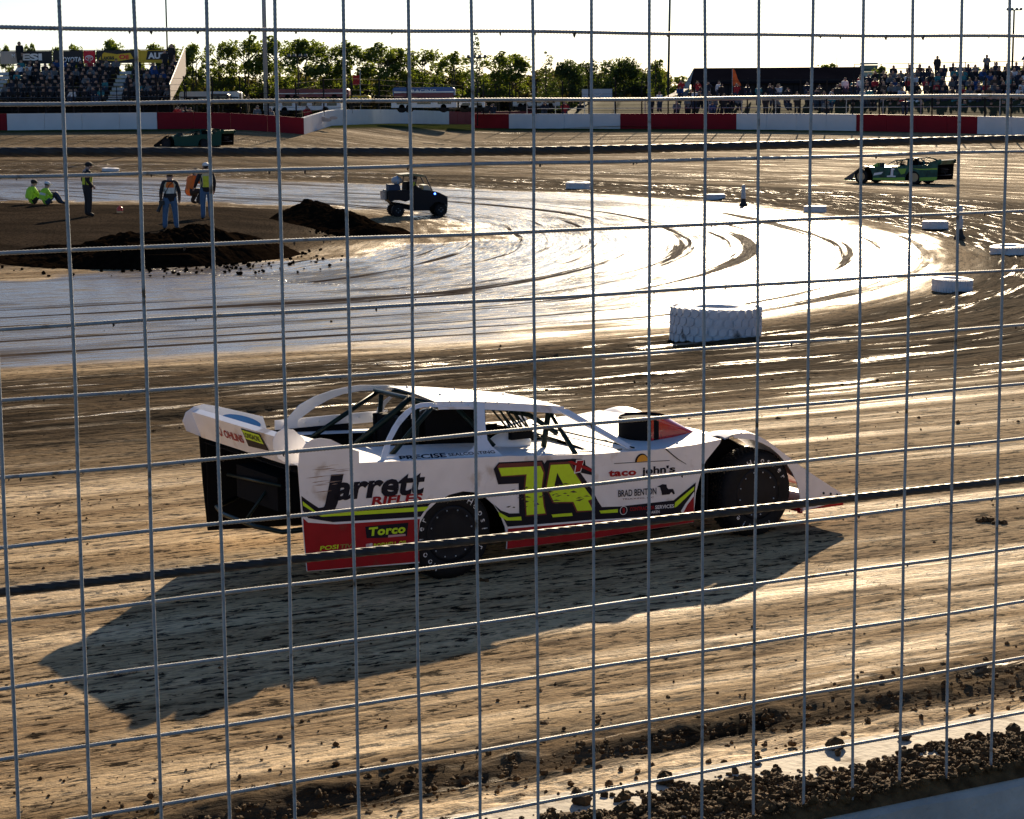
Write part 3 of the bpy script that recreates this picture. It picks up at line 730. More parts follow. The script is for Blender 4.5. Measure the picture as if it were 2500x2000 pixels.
    for k in range(4): bar('rock_guard_bar', [(.90 + k * .06, 1.0 + .0 * k, 1.2), (1.12 + k * .06, 1.0, .95)], .009)
    for k in range(4): bar('rock_guard_bar', [(.78 + k * .055, .62, 1.23), (.95 + k * .055, .62, .96)], .009)
    # dash hump
    part('dash_cowl', MB().ball((.90, .62, .90), .2, 0, 16, (1.0, .55, .48)), PT['trim'], smooth=True)
    part('dash_vent', MB().box((.93, .50, .985), (.20, .05, .07)), matte)
    # seat and driver
    part('racing_seat', MB().box((.12, 1.17, .70), (.10, .46, .85), taper=.8).box((.32, 1.17, .42), (.45, .46, .10)).box((.24, .94, .94), (.34, .035, .36)).box((.52, .84, .88), (.56, .02, .62)).box((.24, 1.40, .94), (.34, .035, .36)), matte)
    part('steering_wheel', MB().tube([(.80, 1.17 + .17 * math.cos(k * .4488), .85 + .17 * math.sin(k * .4488)) for k in range(15)], .012, 6), blackm)
    # --- hood scoop
    cx, cy = 2.09, .46; sp = lambda k: (cx + .19 * math.cos(k), cy + .19 * math.sin(k))
    b = MB(); n = 28; vs = []; 
    for lv, rr_ in ((.86, 1.0), (1.03, 1.0), (1.045, .96), (1.03, .9)):
        for k in range(n):
            an = 2 * math.pi * k / n; vs.append((cx + .19 * rr_ * math.cos(an), cy + .19 * rr_ * math.sin(an), lv))
    fs = [(l * n + k, l * n + (k + 1) % n, (l + 1) * n + (k + 1) % n, (l + 1) * n + k) for l in range(3) for k in range(n)] + [tuple(range(3 * n, 4 * n))]
    part('air_cleaner', b.add(vs, fs), PT.get('filter', blackm), smooth=False, angle=40)
    # cowl in front of the filter: cone from half cylinder down to the hood
    rowsA = []; 
    for i in range(9):
        t = i / 8; row = []
        for k in range(15):
            an = R(-100 + 200 * k / 14); px_ = cx + .196 * math.cos(an); py_ = cy + .196 * math.sin(an)
            qx = cx + .48 + .10 * math.cos(an) * .5; qy = cy + .13 * math.sin(an)
            row.append((px_ + (qx - px_) * t, py_ + (qy - py_) * t, 1.05 - (1.05 - .866) * t ** .9))
        rowsA.append(row)
    low = [[(a, b_, .862) for a, b_, c in rowsA[0]][0:1] * 1]
    b = MB().sheet(rowsA)
    for kk in (0, 14): b.sheet([[r[kk] for r in rowsA], [(r[kk][0], r[kk][1], .86) for r in rowsA]])
    part('scoop_cowl', b, PT['scoop'], smooth=False, angle=50)
    # --- nose
    prof = [(2.60, .873), (2.68, .895), (2.76, .906), (2.86, .893), (2.95, .862), (3.06, .80), (3.17, .725), (3.28, .648), (3.39, .572), (3.50, .50), (3.62, .425), (3.74, .352), (3.84, .293), (3.91, .248)]
    inn = [(3.90, .215), (3.41, .165), (3.405, .3), (3.37, .42), (3.32, .51), (3.25, .60), (3.17, .68), (3.08, .75), (2.98, .80), (2.88, .835), (2.78, .852), (2.70, .862)]
    for nm, y0, yw, sg in (('front_fender', -.02, .36, 1), ('front_fender', WID + .02, -.36, -1)):
        b = MB().prism(prof[1:] + inn, sidef(y0), 0, .010 * sg)
        cols = 7; g = []
        for (x, z) in prof:
            g.append([(x, y0 + yw * j / cols, z - .05 * max(0, (j / cols - .25)) ** 1.5 + .010 * math.sin(math.pi * min(1, j / 3))) for j in range(cols + 1)])
        b.sheet(g); b.sheet([[(a, b_, c - .012) for a, b_, c in r] for r in g[:9]])
        b.sheet([[p for p in g[1]], [(2.72, p[1], .868) for p in g[1]]])
        part(nm, b, PT['nose'], smooth=False, angle=35)
    g = []
    for (x, z) in [(2.55, .868), (2.7, .85), (2.9, .80), (3.1, .70), (3.3, .585), (3.5, .47), (3.7, .35), (3.88, .25)]: g.append([(x, .32 + 1.16 * j / 8, z + .02 * math.sin(math.pi * j / 8)) for j in range(9)])
    part('nose_centre', MB().sheet(g), PT['nose'], smooth=True)
    part('nose_lip', MB().box((3.65, .9, .19), (.52, 1.78, .05)).box((3.42, .0, .20), (.03, .04, .10)), PT['lip'])
    b = MB()
    for k in range(5): b.box((3.14 - k * .0, .42, .68 - k * .11), (.30, .02, .03))
    part('nose_brace', b, PT.get('brace', blackm))
    if detail:
        for (x, z) in ((3.66, .30), (3.74, .285), (3.81, .27)): part('nose_hole', MB().ball((x, -.022, z), .012, 0, 6), blackm)
    # wheels
    for (x, y0, wd, r, out, st, ro) in ((0, .0, .33, .357, -1, 0, -54), (2.97, -.005, .27, .362, -1, R(0), 0), (0, WID - .34, .33, .357, 1, 0, 0), (2.95, WID - .30, .27, .36, 1, R(0), 0)):
        wheel(root, x, y0, wd, r, out, mirror, st, letters=(out < 0 and detail), rot=ro, cover=PT.get('cover') if out < 0 else None, plain=not detail)
    return root, part
white = mat('white_body_paint', (.80, .79, .80), .32, coat=.15, noise=.08, nscale=5, dirt=(.40, .31, .23), dscale=3.2, dlevel=.60)
whited = mat('white_deck_paint', (.68, .69, .70), .6, spec=.2, noise=.05, nscale=7, dirt=(.5, .42, .33), dscale=4, dlevel=.66)
navy = mat('navy_vinyl', (.004, .005, .016), .5, spec=.2, noise=.2, nscale=12); lime = mat('fluorescent_yellow_vinyl', (.56, .80, .01), .4, noise=.06, nscale=30)
redv = mat('red_vinyl', (.34, .004, .012), .45, spec=.25, dirt=(.13, .05, .035), dscale=4, dlevel=.60, noise=.15, nscale=9); maroon = mat('maroon_vinyl', (.11, .006, .012), .4); whitev = mat('white_vinyl', (.78, .78, .8), .4)
redp = mat('red_gloss_paint', (.40, .006, .010), .22, coat=.6); greent = mat('dark_green_tube', (.004, .014, .011), .4, spec=.25)
orange = mat('orange_vinyl', (.75, .35, .03), .4); blued = mat('blue_decal', (.02, .16, .42), .35); scuffm = mat('tyre_scuff', (.06, .05, .03), .8)
O = dict()
PT = dict(body=white, trim=white, roof=whited, deck=whited, nose=white, scoop=redp, lip=redv, accent=mat('pale_yellow_stripe', (.70, .78, .30), .4), cage=greent, tube=greent, filter=matte)
CARLOC = (-.46491, 16.15077, ground_z(-.465, 16.15)); CARRZ = R(31.513)
car, cpart = late_model('race_car', (CARLOC[0], CARLOC[1], 0), CARRZ, 'white open-wheeled dirt race car numbered 7A, nearest car, passing right behind the wire fence', 'race cars on the track', PT)
def near_decal(name, layers, par=None):
    "layers: (polygon, material, height above the panel)"
    mats = []; b = MB()
    for poly, m, h in layers:
        if m not in mats: mats.append(m)
        b.prism(poly, lambda a, z, t: (a, -.0255 - h + t, z), -.0006, 0, mats.index(m))
    return b.build(name, mats, par or car)
Q_NAVY = [(-1.291, 0.793), (-1.237, 0.75), (-1.138, 0.678), (-0.855, 0.652), (-0.2, 0.625), (-0.239, 0.595), (-0.294, 0.528), (-1.03, 0.567), (-1.24, 0.621), (-1.283, 0.685)]
Q_LIME = [(-1.282, 0.753), (-1.179, 0.666), (-0.839, 0.629), (-0.22, 0.6), (-0.257, 0.569), (-0.836, 0.601), (-1.133, 0.62), (-1.28, 0.72)]
Q_WHITE = [(-1.038, 0.569), (-0.296, 0.526), (-0.30, 0.512), (-1.014, 0.55)]
Q_RED = [(-1.281, 0.625), (-1.241, 0.588), (-1.022, 0.551), (-0.30, 0.512), (-0.314, 0.40), (-0.31, 0.181), (-1.256, 0.225), (-1.273, 0.447)]
D_NAVY = [(0.36, 0.552), (0.42, 0.50), (0.498, 0.468), (0.587, 0.46), (0.584, 0.697), (0.397, 0.708), (0.357, 0.834), (0.404, 0.881), (0.804, 0.859), (0.823, 0.83), (0.844, 0.855), (1.092, 0.844), (1.17, 0.836), (1.204, 0.821), (1.209, 0.783), (1.279, 0.741), (1.275, 0.693), (1.16, 0.726), (1.267, 0.586), (1.326, 0.48), (1.365, 0.426), (1.534, 0.412), (2.073, 0.406), (2.296, 0.532), (2.283, 0.405), (2.279, 0.27), (1.868, 0.295), (1.276, 0.332), (0.48, 0.364), (0.46, 0.40), (0.42, 0.47)]
D_MAR7 = [(0.388, 0.85), (0.408, 0.87), (0.794, 0.849), (0.827, 0.758), (0.804, 0.642), (0.825, 0.492), (0.841, 0.42), (0.644, 0.428), (0.626, 0.644), (0.642, 0.752), (0.421, 0.764)]
D_LIM7 = [(0.399, 0.837), (0.784, 0.816), (0.811, 0.76), (0.793, 0.643), (0.811, 0.493), (0.828, 0.434), (0.653, 0.438), (0.641, 0.642), (0.656, 0.763), (0.426, 0.771)]
D_MARA = [(0.87, 0.834), (1.073, 0.825), (1.111, 0.743), (1.218, 0.575), (1.279, 0.512), (1.257, 0.479), (1.291, 0.4), (1.119, 0.409), (1.081, 0.488), (0.897, 0.507), (0.854, 0.587), (0.829, 0.648)]
D_LIMA = [(0.88, 0.815), (1.053, 0.806), (1.092, 0.745), (1.203, 0.593), (1.277, 0.502), (1.229, 0.493), (1.276, 0.41), (1.129, 0.42), (1.091, 0.498), (0.907, 0.516), (0.869, 0.586), (0.842, 0.646)]
near_decal('stripe', [(Q_NAVY, navy, 0), (Q_LIME, lime, .001), (Q_WHITE, whitev, .001), (Q_RED, redv, 0)])
near_decal('door_graphic', [(D_NAVY, navy, .003), ([(0.395, 0.493), (0.488, 0.437), (0.603, 0.432), (0.608, 0.402), (0.471, 0.414), (0.406, 0.456)], lime, .004),
    ([(0.884, 0.418), (1.076, 0.41), (1.083, 0.386), (0.896, 0.394)], lime, .0065), ([(1.34, 0.399), (1.519, 0.393), (1.519, 0.365), (1.355, 0.375)], lime, .004), ([(2.079, 0.345), (2.086, 0.387), (2.281, 0.5), (2.276, 0.47), (2.104, 0.351)], lime, .004),
    ([(0.476, 0.365), (1.276, 0.332), (1.868, 0.295), (2.279, .27), (2.279, .262), (1.868, 0.28), (1.276, 0.317), (0.482, 0.349)], whitev, .0045), ([(0.482, 0.349), (1.276, 0.317), (2.126, 0.267), (2.279, 0.262), (2.279, 0.202), (1.3, .180), (0.472, 0.189), (0.479, 0.26)], redv, .0035),
    ([(2.144, 0.308), (2.187, 0.363), (2.279, 0.457), (2.278, 0.271), (2.167, 0.278)], whitev, .005), ([(2.172, 0.297), (2.208, 0.353), (2.275, 0.419), (2.277, 0.273), (2.188, 0.279)], redv, .006)])
near_decal('race_number', [(D_MAR7, maroon, .0045), (D_LIM7, lime, .0055), (D_MARA, maroon, .005), (D_LIMA, lime, .006), ([(0.939, 0.747), (0.999, 0.643), (0.912, 0.647)], navy, .007),
    ([(1.118, .834), (1.196, .830), (1.16, .730), (1.098, .725)], whitev, .0075), ([(1.126, 0.825), (1.189, 0.822), (1.155, 0.738), (1.106, 0.733)], redv, .0085), ([(1.039, 0.828), (1.073, 0.829), (1.275, 0.743), (1.272, 0.717), (1.15, 0.772), (1.082, 0.803)], redv, .009)])
def sidetext(name, items):
    for (s, x0, z0, w_, h, slope, shear, bold, m, cap, off) in items:
        put_text(MB(), s, x0, z0, w_, h, lambda x, z: (x, -.0262 - off, z), slope, shear, bold, 0, cap=cap, spacing=1.09 if bold > .04 else 1.0).build(name, m, car)
sidetext('sponsor_lettering', [('J', -1.175, .715, .18, .215, -.03, .25, .05, navy, None, .001), ('arrett', -1.03, .738, .76, .138, -.035, .22, .034, navy, .55, .001), ('RIFLES', -.712, .664, .43, .062, -.038, .25, .035, redv, None, .001)])
near_decal('torco_backing', [([(-.77, .505), (-.76, .415), (-.59, .400), (-.415, .392), (-.40, .495)], navy, .0012), ([(-.575, .418), (-.428, .411), (-.426, .396), (-.578, .401)], mat('pink_vinyl', (.55, .30, .33), .4), .0025)])
sidetext('sponsor_lettering', [('Torco', -.745, .433, .315, .062, -.03, .12, .045, lime, None, .0028), ('BOSWELL OIL', -.70, .33, .285, .038, -.025, .05, .02, lime, None, .0012), ('POSI', -1.15, .369, .15, .032, -.03, .2, .02, lime, None, .0012), ('TIVE', -.985, .364, .13, .03, -.03, .2, .02, mat('smeared_yellow', (.22, .24, .05), .7), None, .0012)])
near_decal('barcode', [([(-.764 + k * .011, .373), (-.764 + k * .011 + (.004 + .0045 * k / 4), .372), (-.764 + k * .011 + (.004 + .0045 * k / 4), .333), (-.764 + k * .011, .334)], whitev, .0012) for k in range(5)])
sidetext('sponsor_lettering', [('taco', 1.43, .668, .27, .042, -.05, 0, .045, redv, .55, .0032), ('john', 1.755, .652, .24, .060, -.03, 0, .030, navy, .72, .0032), ("'s", 1.998, .645, .09, .055, -.03, 0, .030, navy, .72, .0032),
    ('BRAD BENTON', 1.524, .492, .375, .056, -.045, 0, .015, navy, None, .0032), ('TRUCKING, LLC', 1.564, .462, .31, .013, -.05, 0, .0, maroon, None, .0032), ('CONTRACTOR', 1.635, .365, .245, .030, -.045, 0, .02, redv, None, .0062), ('SERVICES', 1.885, .354, .188, .030, -.045, 0, .02, whitev, None, .0062), ('OF AIKEN', 1.802, .322, .127, .024, -.04, 0, .01, whitev, None, .0062)])
near_decal('taco_emblem', [(circ((1.753, .758), .066, 0, 180, 14), navy, .003), (circ((1.760, .758), .054, 0, 180, 14), orange, .004), ([(1.485, .770), (2.031, .743), (2.031, .738), (1.485, .765)], navy, .003)])
near_decal('truck_emblem', [([(1.905, .535), (1.96, .552), (2.0, .545), (2.005, .52), (2.02, .505), (2.065, .502), (2.075, .485), (2.085, .46), (2.07, .455), (2.05, .478), (2.03, .46), (1.955, .462), (1.95, .49), (1.935, .53)], navy, .003)])
near_decal('round_emblem', [(circ((1.574, .376), .036, 0, 360, 20)[:-1], whitev, .005), (circ((1.574, .376), .031, 0, 360, 20)[:-1], navy, .006), ([(1.565, .395), (1.580, .398), (1.588, .375), (1.58, .353), (1.565, .353)], redv, .007)])
near_decal('crack', [([(1.985, .845), (2.0, .84), (2.06, .79), (2.12, .745), (2.20, .695), (2.198, .692), (2.11, .742), (2.045, .790), (1.99, .833)], blackm, .0035)])
rr = random.Random(8); L_ = []
for k in range(34):
    x = rr.uniform(.45, 1.2); z = rr.uniform(.50, .66); w_ = rr.uniform(.02, .09); h = rr.uniform(.002, .009); L_.append(([(x, z), (x + w_ * .5, z + h), (x + w_, z + rr.uniform(-.01, .01)), (x + w_ * .5, z - h)], scuffm, .0072 + k * .00004))
for k in range(22):
    x = rr.uniform(-1.28, -1.0); z = rr.uniform(.80, 1.0); w_ = rr.uniform(.05, .16); h = rr.uniform(.001, .004); L_.append(([(x, z), (x + w_ * .5, z + h), (x + w_, z), (x + w_ * .5, z - h)], mat('brown_smear', (.33, .22, .16), .7) if k == 0 else L_[34][1], .001 + k * .00004))
tag(near_decal('scuff_marks', L_), kind='stuff')
# window sill lettering on the leaning frame
leanf = lambda a, z: (a, .058 + (z - .93) * 1.059 - .004, z)
b = MB(); put_text(b, 'PRECISE', -.40, .960, .40, .028, leanf, -.028, 0, .03); put_text(b, 'SEALCOATING', .02, .951, .41, .020, leanf, -.028, 0, .012); b.build('sponsor_lettering', navy, car)
# spoiler lettering (rear face)
sdir = Vector((-.0892, 0, .996))
def spf(yy, zz): k = (zz - 1.0) / .215; return (-1.3145 - .080 * k - .0015 - .0, yy, zz)
b = MB(); v, f = text_geo('OHLINS', .03); xs = [p[0] for p in v]; W_ = max(xs) - min(xs)
b.add([spf(1.20 - (p[0] - min(xs)) / W_ * .36, 1.075 + p[1] / .729 * .062) for p in v], f); b.build('sponsor_lettering', redv, car)
b = MB(); b.add([spf(1.27 + .035 * math.cos(a / 12 * 6.283), 1.125 + .055 * math.sin(a / 12 * 6.283)) for a in range(12)] + [spf(1.27 + .02 * math.cos(a / 12 * 6.283), 1.125 + .038 * math.sin(a / 12 * 6.283)) for a in range(12)], [(k, (k + 1) % 12, 12 + (k + 1) % 12, 12 + k) for k in range(12) if k != 3]); b.build('spoiler_emblem', redv, car)
b = MB(); b.add([spf(.80, 1.20), spf(.46, 1.20), spf(.40, 1.075), spf(.78, 1.06)], [(0, 1, 2, 3)]); b.build('sticker', navy, car)
b = MB(); b.add([Vector(p) + Vector((-.003, 0, 0)) for p in (spf(.785, 1.19), spf(.475, 1.19), spf(.45, 1.12), spf(.775, 1.12))], [(0, 1, 2, 3)]); b.build('sticker', lime, car)
b = MB(); v, f = text_geo('LONGACRE', .02); xs = [p[0] for p in v]; W_ = max(xs) - min(xs); b.add([Vector(spf(.77 - (p[0] - min(xs)) / W_ * .28, 1.135 + p[1] / .729 * .04)) + Vector((-.006, 0, 0)) for p in v], f); b.build('sponsor_lettering', navy, car)
b = MB(); b.add([(-.95 + .17 * math.cos(a / 20 * 6.283) - .0, WID - .043, 1.10 + .045 * math.sin(a / 20 * 6.283) - .17 * math.cos(a / 20 * 6.283) * .28) for a in range(20)], [tuple(range(20))]); b.build('oval_sticker', blued, car)
# driver
suit = mat('black_race_suit', (.012, .012, .016), .8); helm = mat('dark_helmet', (.02, .022, .03), .25, coat=.5); skinm = mat('skin', (.42, .25, .18), .55)
def driver(carroot, y, mats, label, sgn=1, helmet=None):
    d = empty('person', (0, 0, 0), 0, label, 'person', None)
    pose = dict(SIT); pose.update(elL=(-.24, .22, .42), wrL=(-.13, .46, .48), haL=(-.12, .53, .50), elR=(.24, .22, .42), wrR=(.13, .46, .48), haR=(.12, .53, .50), anL=(-.12, .85, .05), toL=(-.12, .95, .12), anR=(.12, .85, .05), toR=(.12, .95, .12), head=(0, .03, .79), crown=(0, .03, .88), neck=(0, .02, .68))
    bm = body_mesh(pose, dict(top=0, legs=0, skin=0, shoes=0)); bm.v = [(v[1], -v[0], v[2]) for v in bm.v]; bm.build('body', mats, d, smooth=True)
    h = MB().ball((.04, 0, .84), .15, 0, 16, (1.05, .92, 1.0)).build('helmet', helmet or helm, d, smooth=True)
    MB().box((.165, 0, .845), (.05, .2, .075)).build('visor', blackm, h); MB().ball((.02, -.13, .88), .035, 0, 8).build('helmet_sticker', orange, h)
    d.matrix_world = carroot.matrix_world @ Matrix.Translation((.22, y * sgn, .22)) if False else Matrix.LocRotScale(Vector(carroot.location) + Matrix.Rotation(carroot.rotation_euler.z, 3, 'Z') @ Vector((.42, y * sgn, .17)) * carroot.scale.x, Matrix.Rotation(carroot.rotation_euler.z, 3, 'Z').to_quaternion(), Vector((1, 1, 1)))
    return d
driver(car, 1.17, suit, 'driver in dark suit and dark helmet strapped in the white race car')
# ================================================================== OTHER RACE CARS
tealp = mat('teal_green_paint', (.012, .085, .07), .4, coat=.1, spec=.3, noise=.7, nscale=3.2); limep = mat('lime_green_paint', (.20, .42, .04), .35, coat=.3)
darkg = mat('dark_green_paint', (.004, .05, .032), .5, spec=.25); goldc = mat('tan_wheel_cover', (.42, .30, .17), .5); nosem = mat('shaded_nose_paint', (.02, .03, .05), .4)  # nosem: shade on the teal car's nose, put into a dark colour
PTG = dict(body=tealp, trim=tealp, roof=tealp, deck=tealp, nose=nosem, scoop=limep, lip=limep, cage=blackm, cover=goldc)
p = hit(2231, 451)
gcar, _ = late_model('race_car', (p.x, p.y, ground_z(p.x, p.y)), R(143), 'teal and lime green race car numbered 1 on the far right of the track', 'race cars on the track', PTG, mirror=True, detail=False, scale=.93)
def far_decal(name, polys, root, h=0.0):
    mats = []; b = MB()
    for poly, m, k in polys:
        if m not in mats: mats.append(m)
        b.prism(poly, lambda a, z, t: (a, .026 + k + t, z), 0, .001, mats.index(m))
    return b.build(name, mats, root)
far_decal('race_number', [([(1.05, .82), (1.3, .84), (1.33, .42), (1.52, .40), (1.54, .33), (.95, .33), (.97, .40), (1.12, .42), (1.12, .70), (1.02, .70)], navy, 0), ([(1.08, .80), (1.26, .81), (1.29, .45), (1.48, .43), (1.5, .36), (.99, .36), (1.0, .43), (1.14, .44), (1.13, .72), (1.06, .72)], whitev, .003)], gcar)
for pl_, m_ in (([(-1.28, .40), (-.33, .36), (-.31, .20), (-1.25, .235)], limep), ([(.5, .36), (2.27, .30), (2.27, .21), (.48, .20)], limep), ([(1.7, .62), (2.2, .55), (2.25, .42), (1.8, .5)], whitev)): far_decal('stripe', [(pl_, m_, 0)], gcar)
far_decal('stripe', [([(-1.27, .85), (-.6, .80), (.1, .80), (-.3, .74), (-1.27, .76)], limep, 0)], gcar)
far_decal('stripe', [([(.4, .8), (.9, .78), (.7, .5), (.5, .55)], limep, 0)], gcar)
driver(gcar, -1.17, suit, 'driver in dark suit inside the teal and lime green race car')
PTD = dict(body=darkg, trim=darkg, roof=matte, deck=darkg, nose=matte, scoop=darkg, lip=matte, cage=blackm)
p = at(500, 366, 146)
dcar, _ = late_model('race_car', (p.x, p.y, ground_z(p.x, p.y)), R(160), 'dark green dirt race car driving left in the shade of the far wall', 'race cars on the track', PTD, mirror=True, detail=False)
driver(dcar, -1.17, suit, 'driver with white helmet in the dark green race car by the far wall', helmet=whited)

# ================================================================== MARKER TYRES, POSTS
wt = mat('white_painted_rubber', (.62, .64, .67), .55, noise=.12, nscale=5, bump=.01, bscale=12, dirt=(.035, .028, .022), dscale=3.4, dlevel=.615)
wtc = mat('white_painted_rubber_clean', (.62, .63, .65), .55, noise=.15, nscale=7, dirt=(.10, .08, .06), dscale=4, dlevel=.66)
def flat_tyre(loc, r, h, label, group, big=False, tilt=0):
    e = empty('marker_tyre', loc, random.uniform(0, 6), label, 'tyre', group); e.rotation_euler.x = tilt
    k = h / .55
    prof = [(r * .46, .02 * k), (r * .62, 0), (r * .88, .0), (r * .97, h * .10), (r * .985, h * .5), (r * .97, h * .90), (r * .86, h * .985), (r * .62, h), (r * .48, h * .95), (r * .44, h * .86), (r * .52, h * .70), (r * .9, h * .5), (r * .52, h * .3), (r * .46, .02 * k)]
    MB().lathe(prof, 56).build('casing', wt if big else wtc, e, smooth=True, angle=50)
    n = 30 if big else 44
    b = MB() if not big else None
    for i in range(n):
        for j in range(4 if big else 2):
            a = 2 * math.pi * (i + (.5 if j % 2 else 0)) / n; z = h * ((j + .5) / 4 if big else (j + .5) / 2); hh = h * (.20 if big else .36)
            bb = MB().prism([(-.38, -.5), (.1, -.62), (.42, -.25), (.42, .5), (.0, .62), (-.38, .3)] if big else [(-.4, -.5), (.4, -.5), (.4, .5), (-.4, .5)],
                            lambda p_, q_, t: ((r * .965 + t) * math.cos(a + p_ * 2 * math.pi / n), (r * .965 + t) * math.sin(a + p_ * 2 * math.pi / n), z + q_ * hh), 0, .045 * r if big else .03 * r)
            if big: bb.build('tread_block', wt, e)
            else: b.add(bb.v, bb.f)
    if not big: tag(b.build('tread', wtc, e), kind='stuff')
    return e
T = [(1746, 829, 111, .60, 'huge white painted loader tyre with worn black patches, largest tyre lying on the infield edge', True),
     (270, 420, 21, .36, 'white painted tyre far behind the infield crew, leftmost of the marker tyres', False), (1411, 462, 30, .5, 'white painted tyre lying right of the black utility vehicle', False),
     (1746, 487, 25, .34, 'white painted tyre lying left of the short white bollard', False), (1990, 517, 28, .34, 'dirty white tyre half sunk in mud below the green race car', False),
     (2283, 557, 32, .36, 'bright white tyre on the curve left of the grey post', False), (2462, 623, 45, .38, 'white painted tyre cut by the right edge of the photo', False), (2324, 709, 50, .40, 'white painted tyre on the inside curve at the right, second largest', False)]
for (px, py, hw, h, lab, big) in T:
    p = hit(px, py); dep = (p - CAM).dot(FW); r = hw / F_PX * dep
    if not big: h = h * .74
    flat_tyre((p.x, p.y, ground_z(p.x, p.y) - .03), r, h, lab, 'white marker tyres', big, R(random.uniform(-4, 4)) if not big else R(1.5))
postw = mat('grey_white_plastic', (.45, .46, .46), .5, noise=.2, nscale=6); darkbase = mat('dark_rubber_base', (.02, .02, .02), .8)
for (px, py, top, wpx, lab) in ((1815, 503, 450, 11, 'short white bollard standing in the mud between two marker tyres'), (2343, 583, 500, 15, 'grey green plastic delineator post with dark base on the right curve')):
    p = hit(px, py); dep = (p - CAM).dot(FW); h = (py - top) / F_PX * dep; r = wpx / 2 / F_PX * dep
    e = empty('delineator_post', (p.x, p.y, ground_z(p.x, p.y) - .02), 0, lab, 'post', 'posts by the track')
    MB().lathe([(r * .9, .05), (r, h * .3), (r, h * .6), (r * .85, h * .62), (r * .85, h * .95), (r * .5, h), (0, h)], 14).build('post', postw, e, smooth=True, angle=40)
    MB().lathe([(0, 0), (r * 1.9, 0), (r * 1.9, .08), (r * 1.2, .14), (r, .3)], 14).build('base', darkbase, e, smooth=True, angle=40)
p = hit(293, 520)
e = empty('fuel_can', (p.x, p.y, ground_z(p.x, p.y) - .01), 0, 'small red and orange canister standing on the dry infield mound', 'can')
MB().lathe([(0, 0), (.09, 0), (.10, .03), (.10, .16), (.07, .2), (.03, .21), (.03, .24), (0, .24)], 14).build('canister', mat('red_plastic', (.65, .06, .03), .4), e, smooth=True, angle=40)
MB().lathe([(.102, .0), (.103, .05), (.102, .07)], 14).build('label_band', mat('orange_plastic', (.8, .45, .2), .5), e)

# ================================================================== DIRT PILES
def pile(label, pts, width, height, seed, name='dirt_pile'):
    "pts: ground points along the ridge"
    P = [Vector(p) for p in pts]; n = 150; m_ = 44; V = []; 
    L_ = sum((b_ - a).length for a, b_ in zip(P, P[1:])); acc = []
    cum = [0]
    for a, b_ in zip(P, P[1:]): cum.append(cum[-1] + (b_ - a).length)
    def pt(s):
        for i in range(len(P) - 1):
            if s <= cum[i + 1] or i == len(P) - 2: return P[i].lerp(P[i + 1], (s - cum[i]) / (cum[i + 1] - cum[i])), (P[i + 1] - P[i]).normalized()
    rows = []
    for i in range(n + 1):
        s = L_ * i / n; c, t = pt(s); nn = Vector((-t.y, t.x, 0)); row = []
        end = min(1, min(s, L_ - s) / (width * .55)) ** .6
        for j in range(m_ + 1):
            v = (j / m_ - .5) * 2; q = c + nn * v * width * .5 * (.55 + .45 * end)
            a = q.x + seed * 7.1; b_ = q.y
            rough = sfbm(a * 2.2, b_ * 1.6, 5); big = sfbm(a * .45, b_ * .45, 2)
            h = height * end * max(0, (1 - abs(v) ** 1.5)) * (.75 + 1.0 * big) + (rough * .26 * height + svn(a * 9, b_ * 9) * .10 * height) * max(0, 1 - v * v) * end
            row.append((q.x, q.y, ground_z(q.x, q.y) - .04 + max(h, -.03)))
        rows.append(row)
    o = MB().sheet(rows).build(name, soilp); return tag(o, label, 'dirt pile')
soilp = mat('heaped_black_soil', (.010, .0066, .0042), 1.0, spec=.0, noise=.5, nscale=6, bump=.03, bscale=14)
g = lambda x, y: Vector((*hit(x, y)[:2], 0))
pile('long ridge of black clumpy soil dumped in front of the infield crew', [g(60, 652), g(190, 634), g(330, 636), g(480, 622), g(560, 606), g(700, 612)], 5.4, .86, 1)
pile('steep black soil heap with a trailing tail left of the utility vehicle', [g(735, 532), g(800, 548), g(860, 560), g(940, 578)], 2.9, .62, 2)
b = MB(); rr = random.Random(4)
for k in range(700):
    px = rr.gauss(380, 190); py = rr.gauss(640, 16); 
    if rr.random() < .25: px = rr.gauss(850, 50); py = rr.gauss(572, 6)
    q = hit(px, py); clod(b, (q.x, q.y, ground_z(q.x, q.y) + .03), rr.uniform(.02, .06), rr, n=6)
tag(b.build('soil_lumps', soilp), 'black soil lumps rolled off the heaps on the infield', 'dirt', kind='stuff')

